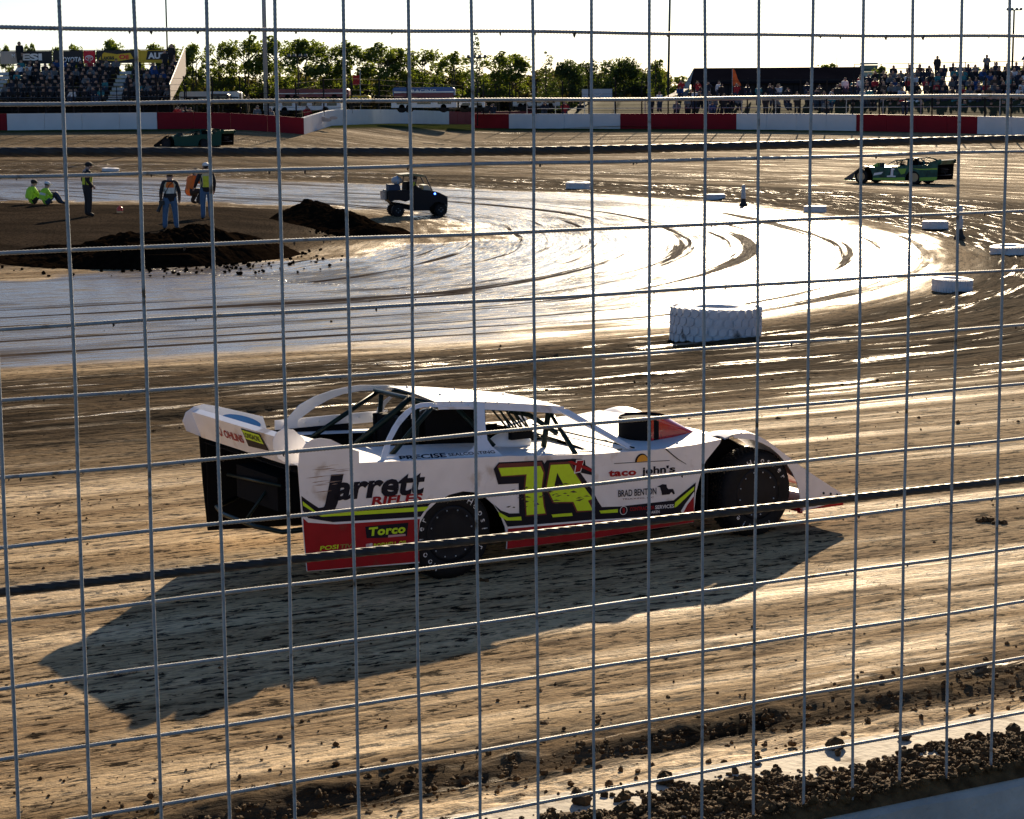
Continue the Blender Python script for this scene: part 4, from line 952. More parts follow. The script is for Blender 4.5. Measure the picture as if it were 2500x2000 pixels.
# ================================================================== INFIELD PEOPLE
C = {n: mat(n, c, .8, noise=.15, nscale=14) for n, c in dict(black_cloth=(.012, .012, .015), navy_cloth=(.012, .016, .035), jeans=(.06, .13, .24), dark_jeans=(.03, .05, .09), hi_vis_yellow=(.62, .62, .04), hi_vis_lime=(.45, .75, .04), orange_cloth=(.80, .17, .02),
     reflective=(.62, .64, .58), cream_cloth=(.62, .52, .30), white_cloth=(.7, .7, .72), grey_cloth=(.16, .17, .18), red_cloth=(.42, .02, .03), blue_cloth=(.02, .07, .22), teal_cloth=(.03, .20, .22), brown_cloth=(.09, .055, .035), dark_hair=(.015, .011, .009), brown_hair=(.07, .04, .02)).items()}
def vest(e, pose, base, stripes=(), k=1.0, sides=None):
    # shell round the torso built from hip to shoulder, open at the arms
    w_, c_ = Vector(pose['waist']), Vector(pose['chest']); pv = Vector(pose['pelvis']); up = (c_ - w_).normalized()
    L_ = [pv.lerp(w_, .4), w_, w_.lerp(c_, .35), w_.lerp(c_, .7), c_, c_ + up * .09]
    Rx = [.205, .195, .195, .20, .205, .15]; Ry = [.165, .155, .155, .16, .155, .10]; b = MB(); rows = []
    r = Vector((1, 0, 0)); f = up.cross(r) * -1
    for p_, a, c in zip(L_, Rx, Ry): rows.append([p_ + r * a * k * math.cos(2 * math.pi * i / 20) + f * c * k * math.sin(2 * math.pi * i / 20) for i in range(21)])
    b.sheet(rows); mats = [base] + [m for _, m in stripes]
    for fi in range(len(b.f)):
        ring, col = divmod(fi, 20)
        for si, (cond, m) in enumerate(stripes):
            if cond(ring, col): b.m[fi] = si + 1
    return b.build('safety_vest', mats, e, smooth=True)
def man(px, py, face, pose, cols, label, vst=None, hat=None, hair='dark_hair', h=1.0, dz=0, group='crew on the infield'):
    p = hit(px, py); e = empty('person', (p.x, p.y, ground_z(p.x, p.y) + dz), face, label, 'person', group, h)
    mats = [C[cols[0]], C[cols[1]], skinm, C['black_cloth']]; arm = dict(top=0, legs=1, skin=2, shoes=3)
    if len(cols) > 2: mats.append(C[cols[2]]); arm['forearm'] = 4
    bm = body_mesh(pose, arm); mats += [C[hair]]; hi = len(mats) - 1
    M, hd_, up_, f_ = head_bits(pose, bm, 2, hi); bm.build('body', mats, e, smooth=True)
    if vst: vest(e, pose, *vst)
    if hat:
        b = MB().ball(hd_ + up_ * .075 - f_ * .008, .112, 0, 12, (.98, 1.08, .72), M); b.ball(hd_ + up_ * .065 + f_ * .13, .07, 0, 8, (1.0, 1.0, .15), M); b.build('cap', hat, e, smooth=True)
    return e
away = R(0)
# photographer seen from behind, camera hanging at the left hip
ph = dict(STAND, elR=(.27, -.02, 1.12), wrR=(.27, .03, .88), haR=(.26, .05, .79), elL=(-.27, -.02, 1.12), wrL=(-.28, .02, .88), haL=(-.27, .05, .79), head=(0, .03, 1.57), crown=(0, .04, 1.65), hiL=(-.12, 0, .87), knL=(-.16, .02, .49), anL=(-.18, -.02, .09), toL=(-.20, .15, .04), knR=(.14, .02, .49), anR=(.16, -.02, .09), toR=(.20, .15, .04))
vs_o = (C['orange_cloth'], [(lambda r, c: r == 1, C['reflective']), (lambda r, c: r == 0 or r == 2 and False, C['black_cloth']), (lambda r, c: r >= 2 and c in (1, 2, 7, 8, 11, 12, 17, 18), C['cream_cloth']), (lambda r, c: r == 2, C['reflective'])], 1.0)
e = man(418, 560, R(8), ph, ('black_cloth', 'jeans', 'brown_cloth'), 'photographer in orange reflective vest and blue jeans with camera on the hip', vs_o, None, 'brown_hair', .98)
ct = empty('camera', (0, 0, 0), 0, 'black camera with long lens hanging at the photographer\'s hip', 'camera')
ct.location = Matrix.LocRotScale(e.location, e.rotation_euler, e.scale) @ Vector((-.25, -.06, .80)); MB().box((0, 0, 0), (.16, .10, .12)).build('camera_body', blackm, ct)
MB().tube([(-.02, 0, -.03), (-.12, -.02, -.26)], [.045, .055], 12).build('lens', blackm, ct, smooth=True, angle=40)
MB().tube([(0, .02, .05), (.12, -.09, .28), (.25, -.12, .52), (.36, -.02, .62)], .014, 6, flat=.3).build('strap', blackm, ct)
e = man(216, 529, R(-60), dict(STAND, chest=(0, .02, 1.31), head=(0, .07, 1.55), crown=(0, .08, 1.63), elL=(-.23, -.08, 1.12), elR=(.23, -.08, 1.12), wrL=(-.2, .1, .95), wrR=(.2, .1, .95), haL=(-.19, .15, .9), haR=(.19, .15, .9)), ('black_cloth', 'black_cloth'), 'crew member in dark clothes and yellow vest standing alone on the mound, head bowed', (C['hi_vis_yellow'], [], 1.0), C['black_cloth'], h=1.0)
e = man(506, 535, R(15), dict(STAND, elL=(-.30, -.04, 1.15), wrL=(-.34, .12, .98), haL=(-.36, .16, .92), hiL=(-.1, 0, .87)), ('black_cloth', 'jeans'), 'crew member with white cap, yellow vest and light jeans on the right of the mound', (C['cream_cloth'], [(lambda r, c: c in (3, 4, 5, 6, 13, 14, 15, 16) and r < 4, C['hi_vis_yellow'])], 1.0), whited, h=1.04)
crouch = dict(SIT, pelvis=(0, 0, .42), waist=(0, .03, .56), chest=(0, .16, .80), neck=(0, .23, .92), head=(0, .30, 1.01), crown=(0, .31, 1.10), shL=(-.19, .16, .84), shR=(.19, .16, .84), elL=(-.26, .34, .68), wrL=(-.12, .52, .78), haL=(-.08, .58, .82), elR=(.26, .34, .68), wrR=(.12, .52, .78), haR=(.08, .58, .82),
              hiL=(-.1, .04, .40), knL=(-.16, .42, .46), anL=(-.15, .20, .10), toL=(-.16, .38, .04), hiR=(.1, .04, .40), knR=(.16, .42, .46), anR=(.15, .20, .10), toR=(.16, .38, .04))
e = man(462, 500, R(-50), crouch, ('orange_cloth', 'black_cloth'), 'crouching photographer in orange top with dark trousers between two standing crew members', None, C['black_cloth'], h=1.25)
sitg = dict(SIT, pelvis=(0, 0, .12), waist=(0, -.03, .27), chest=(0, .04, .50), neck=(0, .10, .62), head=(0, .15, .72), crown=(0, .17, .81), knL=(-.15, .42, .46), anL=(-.14, .62, .10), toL=(-.15, .78, .05), knR=(.15, .42, .46), anR=(.14, .62, .10), toR=(.15, .78, .05), hiL=(-.1, .05, .12), hiR=(.1, .05, .12), wrL=(-.12, .40, .42), haL=(-.08, .48, .42), wrR=(.12, .40, .42), haR=(.08, .48, .42), elL=(-.25, .2, .35), elR=(.25, .2, .35), shL=(-.19, .06, .54), shR=(.19, .06, .54))
e = man(75, 499, R(-55), sitg, ('hi_vis_lime', 'black_cloth', 'black_cloth'), 'seated crew member in lime yellow vest and dark cap, left one of the pair', (C['hi_vis_lime'], [], 1.0), C['black_cloth'])
e = man(108, 501, R(-60), sitg, ('hi_vis_lime', 'dark_jeans', 'black_cloth'), 'seated crew member in green vest and pale cap, right one of the pair', (C['hi_vis_lime'], [(lambda r, c: r == 2, C['reflective'])], 1.0), C['white_cloth'], h=.95)
# tripod camera beside the crouching one
p = hit(470, 500); e = empty('camera_tripod', (p.x + .5, p.y - .2, ground_z(p.x, p.y)), 0, 'video camera on low tripod in front of the crouching photographer', 'tripod')
for k in range(3): MB().tube([(0, 0, .9), (.35 * math.cos(k * 2.1), .35 * math.sin(k * 2.1), 0)], .018, 6).build('leg', blackm, e)
MB().box((0, 0, .98), (.3, .14, .16)).tube([(.1, 0, 1.0), (.32, 0, 1.0)], .05, 10).build('camera_head', blackm, e)

# ================================================================== UTILITY VEHICLE
p = hit(1010, 529); uv = empty('utility_vehicle', (p.x, p.y, ground_z(p.x, p.y) - .01), R(13), 'black side by side utility vehicle with two people aboard driving right through the wet infield', 'utility vehicle')
U = lambda a, b_: ((a - 1100) / 494, (905 - b_) / 494)
ub = mat('black_plastic_body', (.006, .007, .011), .5, spec=.2); 
def uprism(nm, pl, y0, y1, m, par=uv): return MB().prism([U(*q) for q in pl], lambda a, z, t: (a, t, z), y0, y1).build(nm, m, par)
uprism('chassis', [(700, 640), (1080, 700), (1640, 640), (1660, 720), (1400, 800), (1090, 800), (960, 770), (760, 700)], .12, 1.0, matte)
uprism('cargo_bed', [(655, 440), (1070, 440), (1075, 600), (960, 640), (900, 610), (760, 610), (700, 650), (655, 600)], .0, 1.12, ub)
uprism('cargo_load', [(690, 340), (880, 345), (900, 440), (690, 440)], .25, .85, C['dark_jeans'])
uprism('door', [(1090, 380), (1150, 350), (1200, 400), (1280, 445), (1330, 450), (1390, 800), (1100, 800), (1080, 600)], -.01, .02, ub)
uprism('hood', [(1280, 440), (1440, 455), (1560, 490), (1660, 540), (1700, 600), (1700, 700), (1640, 690), (1560, 650), (1480, 660), (1400, 740), (1300, 700)], .0, 1.12, ub)
uprism('front_bumper', [(1660, 540), (1715, 560), (1715, 720), (1690, 860), (1670, 800)], .05, 1.08, mat('grey_front_guard', (.12, .13, .12), .5))
uprism('dashboard', [(1290, 360), (1370, 355), (1450, 455), (1290, 445)], .1, 1.0, mat('pale_dash', (.45, .42, .34), .5))
roof_m = mat('olive_roof', (.16, .17, .09), .45)
uprism('roof', [(880, 165), (1100, 150), (1290, 185), (1325, 205), (1290, 212), (1090, 190), (900, 190)], -.0, 1.12, roof_m)
for y in (.02, 1.09):
    for a, b_ in (((1320, 205), (1440, 455)), ((1180, 180), (1110, 440)), ((930, 185), (905, 440)), ((1325, 205), (930, 190))):
        A, B_ = U(*a), U(*b_); MB().tube([(A[0], y, A[1]), (B_[0], y, B_[1])], .02, 8).build('cab_tube', blackm, uv)
uprism('seat', [(1000, 300), (1070, 300), (1090, 480), (1230, 490), (1230, 540), (1010, 540)], .1, 1.02, matte)
MB().lathe([(.11, 0), (.13, .30), (.135, .31), (.12, .31), (.10, .03), (0, .03)], 20, M=Matrix.Identity(3)).build('bucket', mat('dirty_white_bucket', (.45, .43, .40), .5, noise=.3, nscale=20), uv, smooth=True, angle=40).location = (U(600, 0)[0], .3, U(0, 600)[1])
MB().ball((U(1482, 0)[0], -.01, U(0, 508)[1]), .035, 0, 8).build('light', mat('blue_light', (.1, .2, .9), .3, emit=(.05, .15, 1.0, 6)), uv)
for x_ in (830, 1590):
    for y in (.0, .90):
        w_ = empty('wheel'); w_.parent = uv; w_.location = (U(x_, 0)[0], y + .11, .225)
        b = MB().lathe([(.10, -.10), (.19, -.11), (.215, -.08), (.225, 0), (.215, .08), (.19, .11), (.10, .10)], 24, 0, Matrix(((1, 0, 0), (0, 0, 1), (0, 1, 0))))
        for k in range(20):
            a = k * .314; b.box((.225 * math.cos(a), 0, .225 * math.sin(a)), (.022, .17, .03), 0, Matrix.Rotation(-a, 3, 'Y'))
        b.build('tyre', black, w_, angle=40)
        MB().lathe([(0, -.06), (.06, -.07), (.10, -.10), (.105, -.06)], 18, 0, Matrix(((1, 0, 0), (0, 0, 1), (0, 1, 0)))).build('rim', blackm, w_, smooth=True)
        for k in range(4): MB().ball((.07 * math.cos(k * 1.57), -.085, .07 * math.sin(k * 1.57)), .012, 0, 6).build('lug_nut', bolt, w_)
for (yy, cl, lab, hat, xx) in ((.32, ('hi_vis_yellow', 'black_cloth', 'black_cloth'), 'driver in yellow top at the wheel of the utility vehicle', C['black_cloth'], 1130), (.80, ('black_cloth', 'black_cloth'), 'passenger in dark clothes and white cap beside the utility vehicle driver', whited, 1110)):
    q = uv.matrix_basis @ Vector((U(xx, 0)[0], yy, U(0, 500)[1] - .08)) if False else uv.location + Matrix.Rotation(R(13), 3, 'Z') @ Vector((U(xx, 0)[0], yy, U(0, 500)[1] - .05))
    e = empty('person', q, R(13 - 90), lab, 'person', None, .66); bm = body_mesh(dict(SIT, anL=(-.12, .6, -.15), toL=(-.12, .75, -.15), anR=(.12, .6, -.15), toR=(.12, .75, -.15)), dict(top=0, legs=1, skin=2, shoes=3, forearm=4 if len(cl) > 2 else 0)); mts = [C[cl[0]], C[cl[1]], skinm, C['black_cloth'], C['black_cloth']]
    M, hd_, up_, f_ = head_bits(SIT, bm, 2, 4); bm.build('body', mts, e, smooth=True)
    MB().ball(hd_ + up_ * .075, .115, 0, 12, (.98, 1.1, .72)).build('cap', hat, e, smooth=True)
e = empty('cargo_bag', uv.location + Matrix.Rotation(R(13), 3, 'Z') @ Vector((U(850, 0)[0], .45, U(0, 340)[1])), R(13), 'pale grey bundle strapped behind the cab of the utility vehicle', 'bag')
MB().ball((0, 0, .13), .20, 0, 14, (1.0, 1.2, .75)).build('bundle', mat('pale_tarp', (.42, .46, .5), .6, bump=.02, bscale=10), e, smooth=True)
MB().tube([(0, -.24, .02), (0, -.2, .24), (0, 0, .29), (0, .2, .24), (0, .24, .02)], .014, 6).build('strap', mat('blue_strap', (.05, .3, .6), .5), e)
# ================================================================== FAR WALLS
H_W = 1.23
fwhite = mat('white_wall_paint', (.60, .62, .64), .6, spec=.2, noise=.06, nscale=.8); fred = mat('red_wall_paint', (.20, .006, .014), .6, spec=.15, noise=.1, nscale=.8)
steel = mat('weathered_steel', (.32, .33, .34), .5, metal=.3); dsteel = mat('dark_steel', (.022, .022, .026), .9, spec=.04)
def wallpt(px, side):
    if side == 'L':
        if px < 741: d = 161.5
        else: d = 161.5 + (px - 741) / (1096 - 741) * 46
    else: d = 187 - (px - 1151) / 1350 * 40
    r = ray(px, 250); x = r.x / r.y * d
    return Vector((x, d, 0))
def far_wall(label, side, segs):
    e = empty('track_wall', wallpt(segs[0][0], side), 0, label, 'wall', 'painted outer walls of the far turn'); o = Vector(e.location)
    for (a, b_, m) in segs:
        n = max(1, int(abs((wallpt(b_, side) - wallpt(a, side)).length) / 2.6)); bb = MB()
        pts = [wallpt(a + (b_ - a) * i / n, side) for i in range(n + 1)]
        for i in range(n):
            p, q = pts[i] - o, pts[i + 1] - o; t = (q - p).normalized(); p = p + t * .012; q = q - t * .012; nn = Vector((-t.y, t.x, 0)) * .3
            zb = [ground_z(*(v + o)[:2]) for v in (p, q)]; 
            P8 = [p + Vector((0, 0, zb[0] - .5)), q + Vector((0, 0, zb[1] - .5)), q + nn + Vector((0, 0, zb[1] - .5)), p + nn + Vector((0, 0, zb[0] - .5)), p + Vector((0, 0, zb[0] + H_W)), q + Vector((0, 0, zb[1] + H_W)), q + nn + Vector((0, 0, zb[1] + H_W)), p + nn + Vector((0, 0, zb[0] + H_W))]
            MB().add(P8, [(0, 1, 5, 4), (1, 2, 6, 5), (2, 3, 7, 6), (3, 0, 4, 7), (4, 5, 6, 7)]).build('wall_block', m, e)
    return e
WL_ = far_wall('painted concrete wall of red and white stretches on the left, running back behind the gate', 'L', [(-260, -60, fwhite), (-60, 15, fred), (15, 382, fwhite), (382, 741, fred), (741, 1096, fwhite), (1096, 1300, fred)])
WR_ = far_wall('painted concrete wall of red and white stretches on the right half of the far turn', 'R', [(1151, 1242, fred), (1242, 1514, fwhite), (1514, 1798, fred), (1798, 2091, fwhite), (2091, 2387, fred), (2387, 2640, fwhite)])
q = wallpt(785, 'L'); MB()
b = MB(); rr = random.Random(2)
for k in range(9): b.ball((q.x + rr.uniform(-.6, .9), q.y - .006 - k * .0008, ground_z(q.x, q.y - .1) + .72 + rr.uniform(-.12, .12)), rr.uniform(.15, .34), 0, 10, (1.3, .004, .5))
b.v = [(x - WL_.location.x, y - WL_.location.y - .01 + .135 * (x - q.x) * 1.0, z) for x, y, z in b.v]
tag(b.build('scrape_mark', mat('grey_scrape', (.30, .31, .32), .7), WL_), kind='stuff')
# fence above the far walls: curved posts and cables
def far_fence(label, side, a, b_, step, hh=2.7):
    e = empty('debris_fence', wallpt(a, side), 0, label, 'fence', 'debris fences above the far walls'); o = Vector(e.location)
    n = int((b_ - a) / step); pts = [wallpt(a + (b_ - a) * i / n, side) + Vector((0, .22, 0)) for i in range(n + 1)]; tops = []
    m0 = None
    for p in pts:
        z = ground_z(p.x, p.y - .3) + H_W - .3; l = p - o + Vector((0, 0, z)); tops.append(l)
        if m0 is None:
            m0 = MB().tube([(0, 0, 0), (0, 0, hh * .8), (0, -.10, hh), (0, -.35, hh + .25)], .055, 6).build('post', dsteel, e, smooth=True); m0.location = l
        else:
            c = m0.copy(); COL.objects.link(c); c.parent = e; c.location = l
    for k in range(6):
        zc = .55 + k * .45; MB().tube([l + Vector((0, -.05, zc)) for l in tops], .012 if k != 2 else .02, 4).build('cable', dsteel, e)
    g_ = MB()
    for l0, l1 in zip(tops, tops[1:]):
        for k in range(22): 
            t = k / 22; q_ = l0.lerp(l1, t); g_.tube([q_ + Vector((0, -.05, .3)), q_ + Vector((0, -.05, hh))], .0035, 3, cap=False)
    tag(g_.build('mesh', dsteel, e), kind='stuff')
    return e
far_fence('tall debris fence with curved posts above the left far wall', 'L', -230, 1130, 66)
far_fence('tall debris fence with curved posts above the right far wall', 'R', 1180, 2600, 62)

# ================================================================== CROWD
shirts = ['black_cloth', 'navy_cloth', 'grey_cloth', 'black_cloth', 'brown_cloth', 'blue_cloth', 'black_cloth', 'navy_cloth', 'teal_cloth', 'black_cloth', 'navy_cloth', 'white_cloth', 'red_cloth', 'grey_cloth', 'black_cloth']
low_rad = {}
def crowd_mesh(pose, top, legs, hair, hat=False):
    bm = body_mesh(pose, dict(top=0, legs=1, skin=2, shoes=3), sub=0, fingers=False)
    h = Vector(pose['head']); c = Vector(pose['crown']); bm.ball(h.lerp(c, .55) + Vector((0, -.015, .02)), .112, 4, 8, (.95, 1.0, .85))
    bm.ball(h + Vector((0, .09, -.005)), .016, 2, 5)
    me = bm.mesh('spectator'); 
    for m in (C[top], C[legs], skinm, C['black_cloth'], C[hair]): me.materials.append(m)
    return me
rr = random.Random(12); SITM = {}; STM = {}
lean_p = dict(SIT, chest=(0, .10, .53), neck=(0, .17, .66), head=(0, .23, .75), crown=(0, .25, .84), elL=(-.24, .3, .34), wrL=(-.14, .45, .26), haL=(-.1, .5, .24), elR=(.24, .3, .34), wrR=(.14, .45, .26), haR=(.1, .5, .24), shL=(-.19, .1, .57), shR=(.19, .1, .57))
raise_p = dict(STAND, elL=(-.30, .12, 1.25), wrL=(-.12, .2, 1.52), haL=(-.05, .2, 1.58), elR=(.30, .12, 1.25), wrR=(.12, .2, 1.52), haR=(.05, .2, 1.58))
cross_p = dict(STAND, elL=(-.26, .05, 1.13), wrL=(-.05, .18, 1.16), haL=(.05, .18, 1.17), elR=(.26, .05, 1.13), wrR=(.05, .2, 1.13), haR=(-.05, .2, 1.13))
for i, s in enumerate(dict.fromkeys(shirts)):
    SITM[s] = [crowd_mesh(SIT if i % 2 else lean_p, s, rr.choice(['dark_jeans', 'black_cloth']), rr.choice(['dark_hair', 'brown_hair']))]
    STM[s] = [crowd_mesh((STAND, raise_p, cross_p)[i % 3], s, rr.choice(['dark_jeans', 'black_cloth']), 'dark_hair')]
COLN = dict(black_cloth='black', navy_cloth='navy', grey_cloth='grey', brown_cloth='brown', blue_cloth='blue', teal_cloth='teal', white_cloth='white', red_cloth='red', hi_vis_yellow='yellow')
NSP = [0]
def spectator(p, s, sit, where, rz=None, sc=None):
    v_ = Vector(p) - CAM; px_ = 1250 + F_PX * v_.dot(RT) / v_.dot(FW)
    if not -12 < px_ < 2512: return None
    NSP[0] += 1
    me = (SITM if sit else STM)[s][0]; o = bpy.data.objects.new('person', me); COL.objects.link(o); o.location = p; o.rotation_euler = (0, 0, math.pi + (rr.uniform(-.5, .5) if rz is None else rz)); k = sc or rr.uniform(.95, 1.08); o.scale = (k, k, k)
    if sit: lab = f'spectator in {COLN[s]} top seated {where}'
    else: lab = f'spectator in {COLN[s]} top standing {where}'
    return tag(o, lab, 'person', f'{COLN[s]}-topped {"seated" if sit else "standing"} spectators {where}')
# ---- left grandstand
alu = mat('dull_aluminium', (.10, .115, .13), .6, metal=.2, spec=.2); board = mat('weathered_board', (.07, .07, .075), .8, spec=.1)
YL, ZL = 176.0, 4.0
ls = empty('grandstand', (-36, YL, 0), 0, 'packed metal grandstand behind the left wall with stairs, rails and sponsor banners', 'grandstand')
XA, XB = -44.5, -27.4
ais = (-42.3, -32.2)
def rowp(k): return YL + k * .85, ZL + k * .34
for k in range(8):
    y, z = rowp(k); x = XA
    for (a, b_) in ((XA, ais[0] - .6), (ais[0] + .6, ais[1] - .65), (ais[1] + .65, XB)):
        MB().box(((a + b_) / 2 + 36, y - YL, z), (b_ - a, .28, .05)).build('bench', board, ls)
        MB().box(((a + b_) / 2 + 36, y - YL - .32, z - .34), (b_ - a, .4, .04)).build('footboard', alu, ls)
        MB().box(((a + b_) / 2 + 36, y - YL + .14, z - .2), (b_ - a, .02, .3)).build('riser', dsteel, ls)
    for c in ais:
        MB().box((c + 36, y - YL - .2, z - .32), (1.1, .42, .05)).box((c + 36, y - YL - .41, z - .2), (1.1, .03, .22)).build('stair', mat('pale_stair', (.42, .46, .5), .5) if k == 0 and c == ais[0] else ls.children[4 if False else -1].data.materials[0] if False else bpy.data.materials['pale_stair'], ls)
def rail(par, pts, r=.025, m=alu, nm='rail'): return MB().tube(pts, r, 5).build(nm, m, par)
for z in (4.15, 4.6, 5.0): rail(ls, [(XA + 36, -1.4, z), (XB + 36, -1.4, z)])
x = XA
while x <= XB + .1: rail(ls, [(x + 36, -1.4, 1.6), (x + 36, -1.4, 5.0)], .035, dsteel, 'rail_post'); x += 2.13
for x in np.arange(XA, XB, 2.6): rail(ls, [(x + 36, -1.2, 1.7), (x + 38.6, -1.1, 3.6)], .04, dsteel, 'brace')
MB().box(((XA + XB) / 2 + 36, -1.2, 3.68), (XB - XA, .3, .22)).build('deck_edge', dsteel, ls)
MB().box(((XA + XB) / 2 + 36, .3, 2.7), (XB - XA, .05, 1.9)).build('understructure', matte, ls)
yb = 8 * .85 + .4; zt = ZL + 7 * .34
for z in (zt + .5, zt + 1.72): rail(ls, [(XA + 36, yb, z), (XB + 36, yb, z)], .03, dsteel)
for x in np.arange(XA, XB + .1, 1.9): rail(ls, [(x + 36, yb, 1.5), (x + 36, yb, zt + 1.72)], .04, dsteel, 'back_post')
wm = mat('pale_side_panel', (.62, .50, .40), .6)
MB().add([(8.6, -1.5, 3.7), (8.6, yb, zt - .3), (8.6, yb, zt + 1.9), (8.6, -1.5, 5.1)], [(0, 1, 2, 3)]).add([(8.64, -1.5, 3.7), (8.64, yb, zt - .3), (8.64, yb, zt + 1.9), (8.64, -1.5, 5.1)], [(3, 2, 1, 0)]).add([(8.6, -1.5, 3.7), (8.64, -1.5, 3.7), (8.64, -1.5, 5.1), (8.6, -1.5, 5.1)], [(0, 1, 2, 3)]).build('side_panel', wm, ls)
for t in (0, 1): MB().tube([(8.58, -1.55, 3.7 + t * 1.4), (8.58, yb, zt - .3 + t * 2.2)], .05, 5).build('side_rail', mat('cream_rail', (.7, .62, .5), .5) if t == 0 else bpy.data.materials['cream_rail'], ls)
# banners hung on the back rail
BY = YL + yb - .05
def banner(p0, p1, base_m, label, deco):
    x0 = (p0 - 1250) / F_PX * BY * 1.01; x1 = (p1 - 1250) / F_PX * BY * 1.01; w_ = x1 - x0; z0, z1 = zt + .62, zt + 1.68
    e = empty('banner', (x0, BY, 0), 0, label, 'banner', 'banners along the top of the grandstand')
    MB().sheet([[(w_ * i / 8, .02 * math.sin(i * 2.1), z) for i in range(9)] for z in (z0, z1)]).sheet([[(w_ * i / 8, .03 + .02 * math.sin(i * 2.1), z) for i in range(9)] for z in (z0, z1)]).build('sheet', base_m, e)
    for (kind, m, a) in deco:
        b = MB(); fn = lambda x, z: (x * w_, -.045, z0 + z * 1.06)
        if kind == 'text': put_text(b, a[0], a[1], a[2], a[3], a[4], fn, 0, 0, a[5]); b.build('lettering', m, e)
        elif kind == 'poly': b.add([(q_[0] * w_, -.04, z0 + q_[1] * 1.06) for q_ in a], [tuple(range(len(a)))]); b.build('print', m, e)
        elif kind == 'ring':
            cx_, cz_, ra, rb_, th = a; n = 24
            b.add([((cx_) * w_ + (ra) * math.cos(k / n * 6.2832), -.045, z0 + cz_ * 1.06 + rb_ * math.sin(k / n * 6.2832)) for k in range(n)] + [((cx_) * w_ + (ra - th) * math.cos(k / n * 6.2832), -.045, z0 + cz_ * 1.06 + (rb_ - th) * math.sin(k / n * 6.2832)) for k in range(n)], [(k, (k + 1) % n, n + (k + 1) % n, n + k) for k in range(n)]); b.build('ring', m, e)
bt = mat('tan_banner', (.45, .32, .2), .7); bb_ = mat('black_banner', (.012, .012, .014), .6); br = mat('red_banner', (.62, .01, .03), .6, emit=None); by = mat('yellow_banner', (.65, .42, .02), .6); bw = mat('white_print', (.8, .8, .8), .6)
banner(-25, 34, bt, 'tan banner at the left end of the row', [])
banner(36, 76, mat('beige_banner', (.42, .36, .32), .7), 'beige banner with small pale print', [('text', bw, ('M', .7, .5, .2, .3, .03))])
banner(80, 160, bb_, 'black banner with large white letters behind a standing spectator', [('text', bw, ('ESI', .08, .3, .62, .5, .05))])
banner(163, 234, bb_, 'black banner with white lettering next to the red panel', [('text', bw, ('TOYOTA', .2, .15, .75, .36, .03))])
banner(235, 262, br, 'red square banner with white oval emblem', [('ring', bw, (.5, .42, .34, .23, .05)), ('ring', bw, (.5, .5, .22, .10, .04)), ('ring', bw, (.5, .40, .10, .20, .04))])
banner(266, 356, bb_, 'black banner with yellow scribbled lettering', [('poly', by, [(.05, .3), (.2, .85), (.55, .7), (.9, .8), (.98, .35), (.6, .15), (.3, .2)]), ('text', bb_, ('Lucas', .12, .3, .35, .35, .04)), ('text', br, ('Oil', .6, .32, .25, .35, .04))])
banner(360, 455, by, 'yellow banner with white lettering near the right end', [('poly', bb_, [(.25, .25), (.98, .25), (.98, .95), (.3, .95)]), ('text', bw, ('AUTO', .3, .35, .62, .45, .05))])
# people in the stand
for k in range(8):
    y, z = rowp(k); x = XA + .2
    while x < XB - .2:
        x += rr.uniform(.58, .80)
        if any(abs(x - a) < .8 for a in ais): continue
        if rr.random() < .10: continue
        if x > XB - .3: break
        s = rr.choice(shirts) if rr.random() < .6 else 'black_cloth'
        if k == 7 and rr.random() < .07: spectator((x, y, z - .0), s, False, 'at the top of the left grandstand', sc=.95)
        else: spectator((x, y + .02, z + .0), s, True, 'in the left grandstand')
spectator(((75 - 1250) / F_PX * 183, 182.4, 6.85), 'black_cloth', False, 'high above everyone at the back rail', sc=1.15)
spectator(((440 - 1250) / F_PX * 183, 182.4, 6.6), 'black_cloth', False, 'on the top row by the side panel', sc=1.12)
spectator(((196 - 1250) / F_PX * 175.4, 175.5, 3.95), 'white_cloth', True, 'alone in the front row of the left grandstand')
for px in (448, 458, 466, 478, 640, 672, 760, 1005, 1210): spectator((lambda d: ((px - 1250) / F_PX * d, d, 1.5))(172 + (px % 7) if px < 900 else 196), rr.choice(['black_cloth', 'navy_cloth', 'red_cloth', 'grey_cloth', 'brown_cloth']), False, 'behind the far wall')
# ---- right side: grass bank, bleacher, crowd
gr = mat('dry_grass', (.040, .044, .015), 1.0, noise=.4, nscale=1.2, spec=.1)
V = []
for i in range(41):
    x = 3 + i * 1.7; yw = float(np.asarray(ywall(np.array([x])))[0]); V.append([(x, yw + .45 + o_, 1.2 + h * min(1, i / 3) + .12 * sfbm(x * .4, o_ * .4, 3)) for o_, h in ((0, .25), (3, .45), (7, 1.3), (11, 2.2), (15, 2.6), (30, 2.6), (60, .6))])
o = MB().sheet(V).build('grass_bank', gr, smooth=True); tag(o, kind='structure')
def bank(x, off): 
    pts = ((0, .25), (3, .45), (7, 1.3), (11, 2.2), (15, 2.6), (30, 2.6)); 
    for (a, p_), (b_, q_) in zip(pts, pts[1:]):
        if off <= b_: return 1.2 + p_ + (q_ - p_) * (off - a) / (b_ - a)
    return 3.8
yw = lambda x: float(np.asarray(ywall(np.array([float(x)])))[0])
rs_ = empty('bleachers', (30, yw(30) + 10, 0), 0, 'open aluminium bleachers full of spectators on the right grass bank', 'grandstand')
O3 = Vector(rs_.location); tdir = Vector((1, -.93, 0)).normalized(); ndir = Vector((.93, 1, 0)).normalized()
def rb_(t, k, z): return Vector((0, 0, 0)) + tdir * t + ndir * (k * .85) + Vector((0, 0, z))
T0, T1 = -9.0, 16
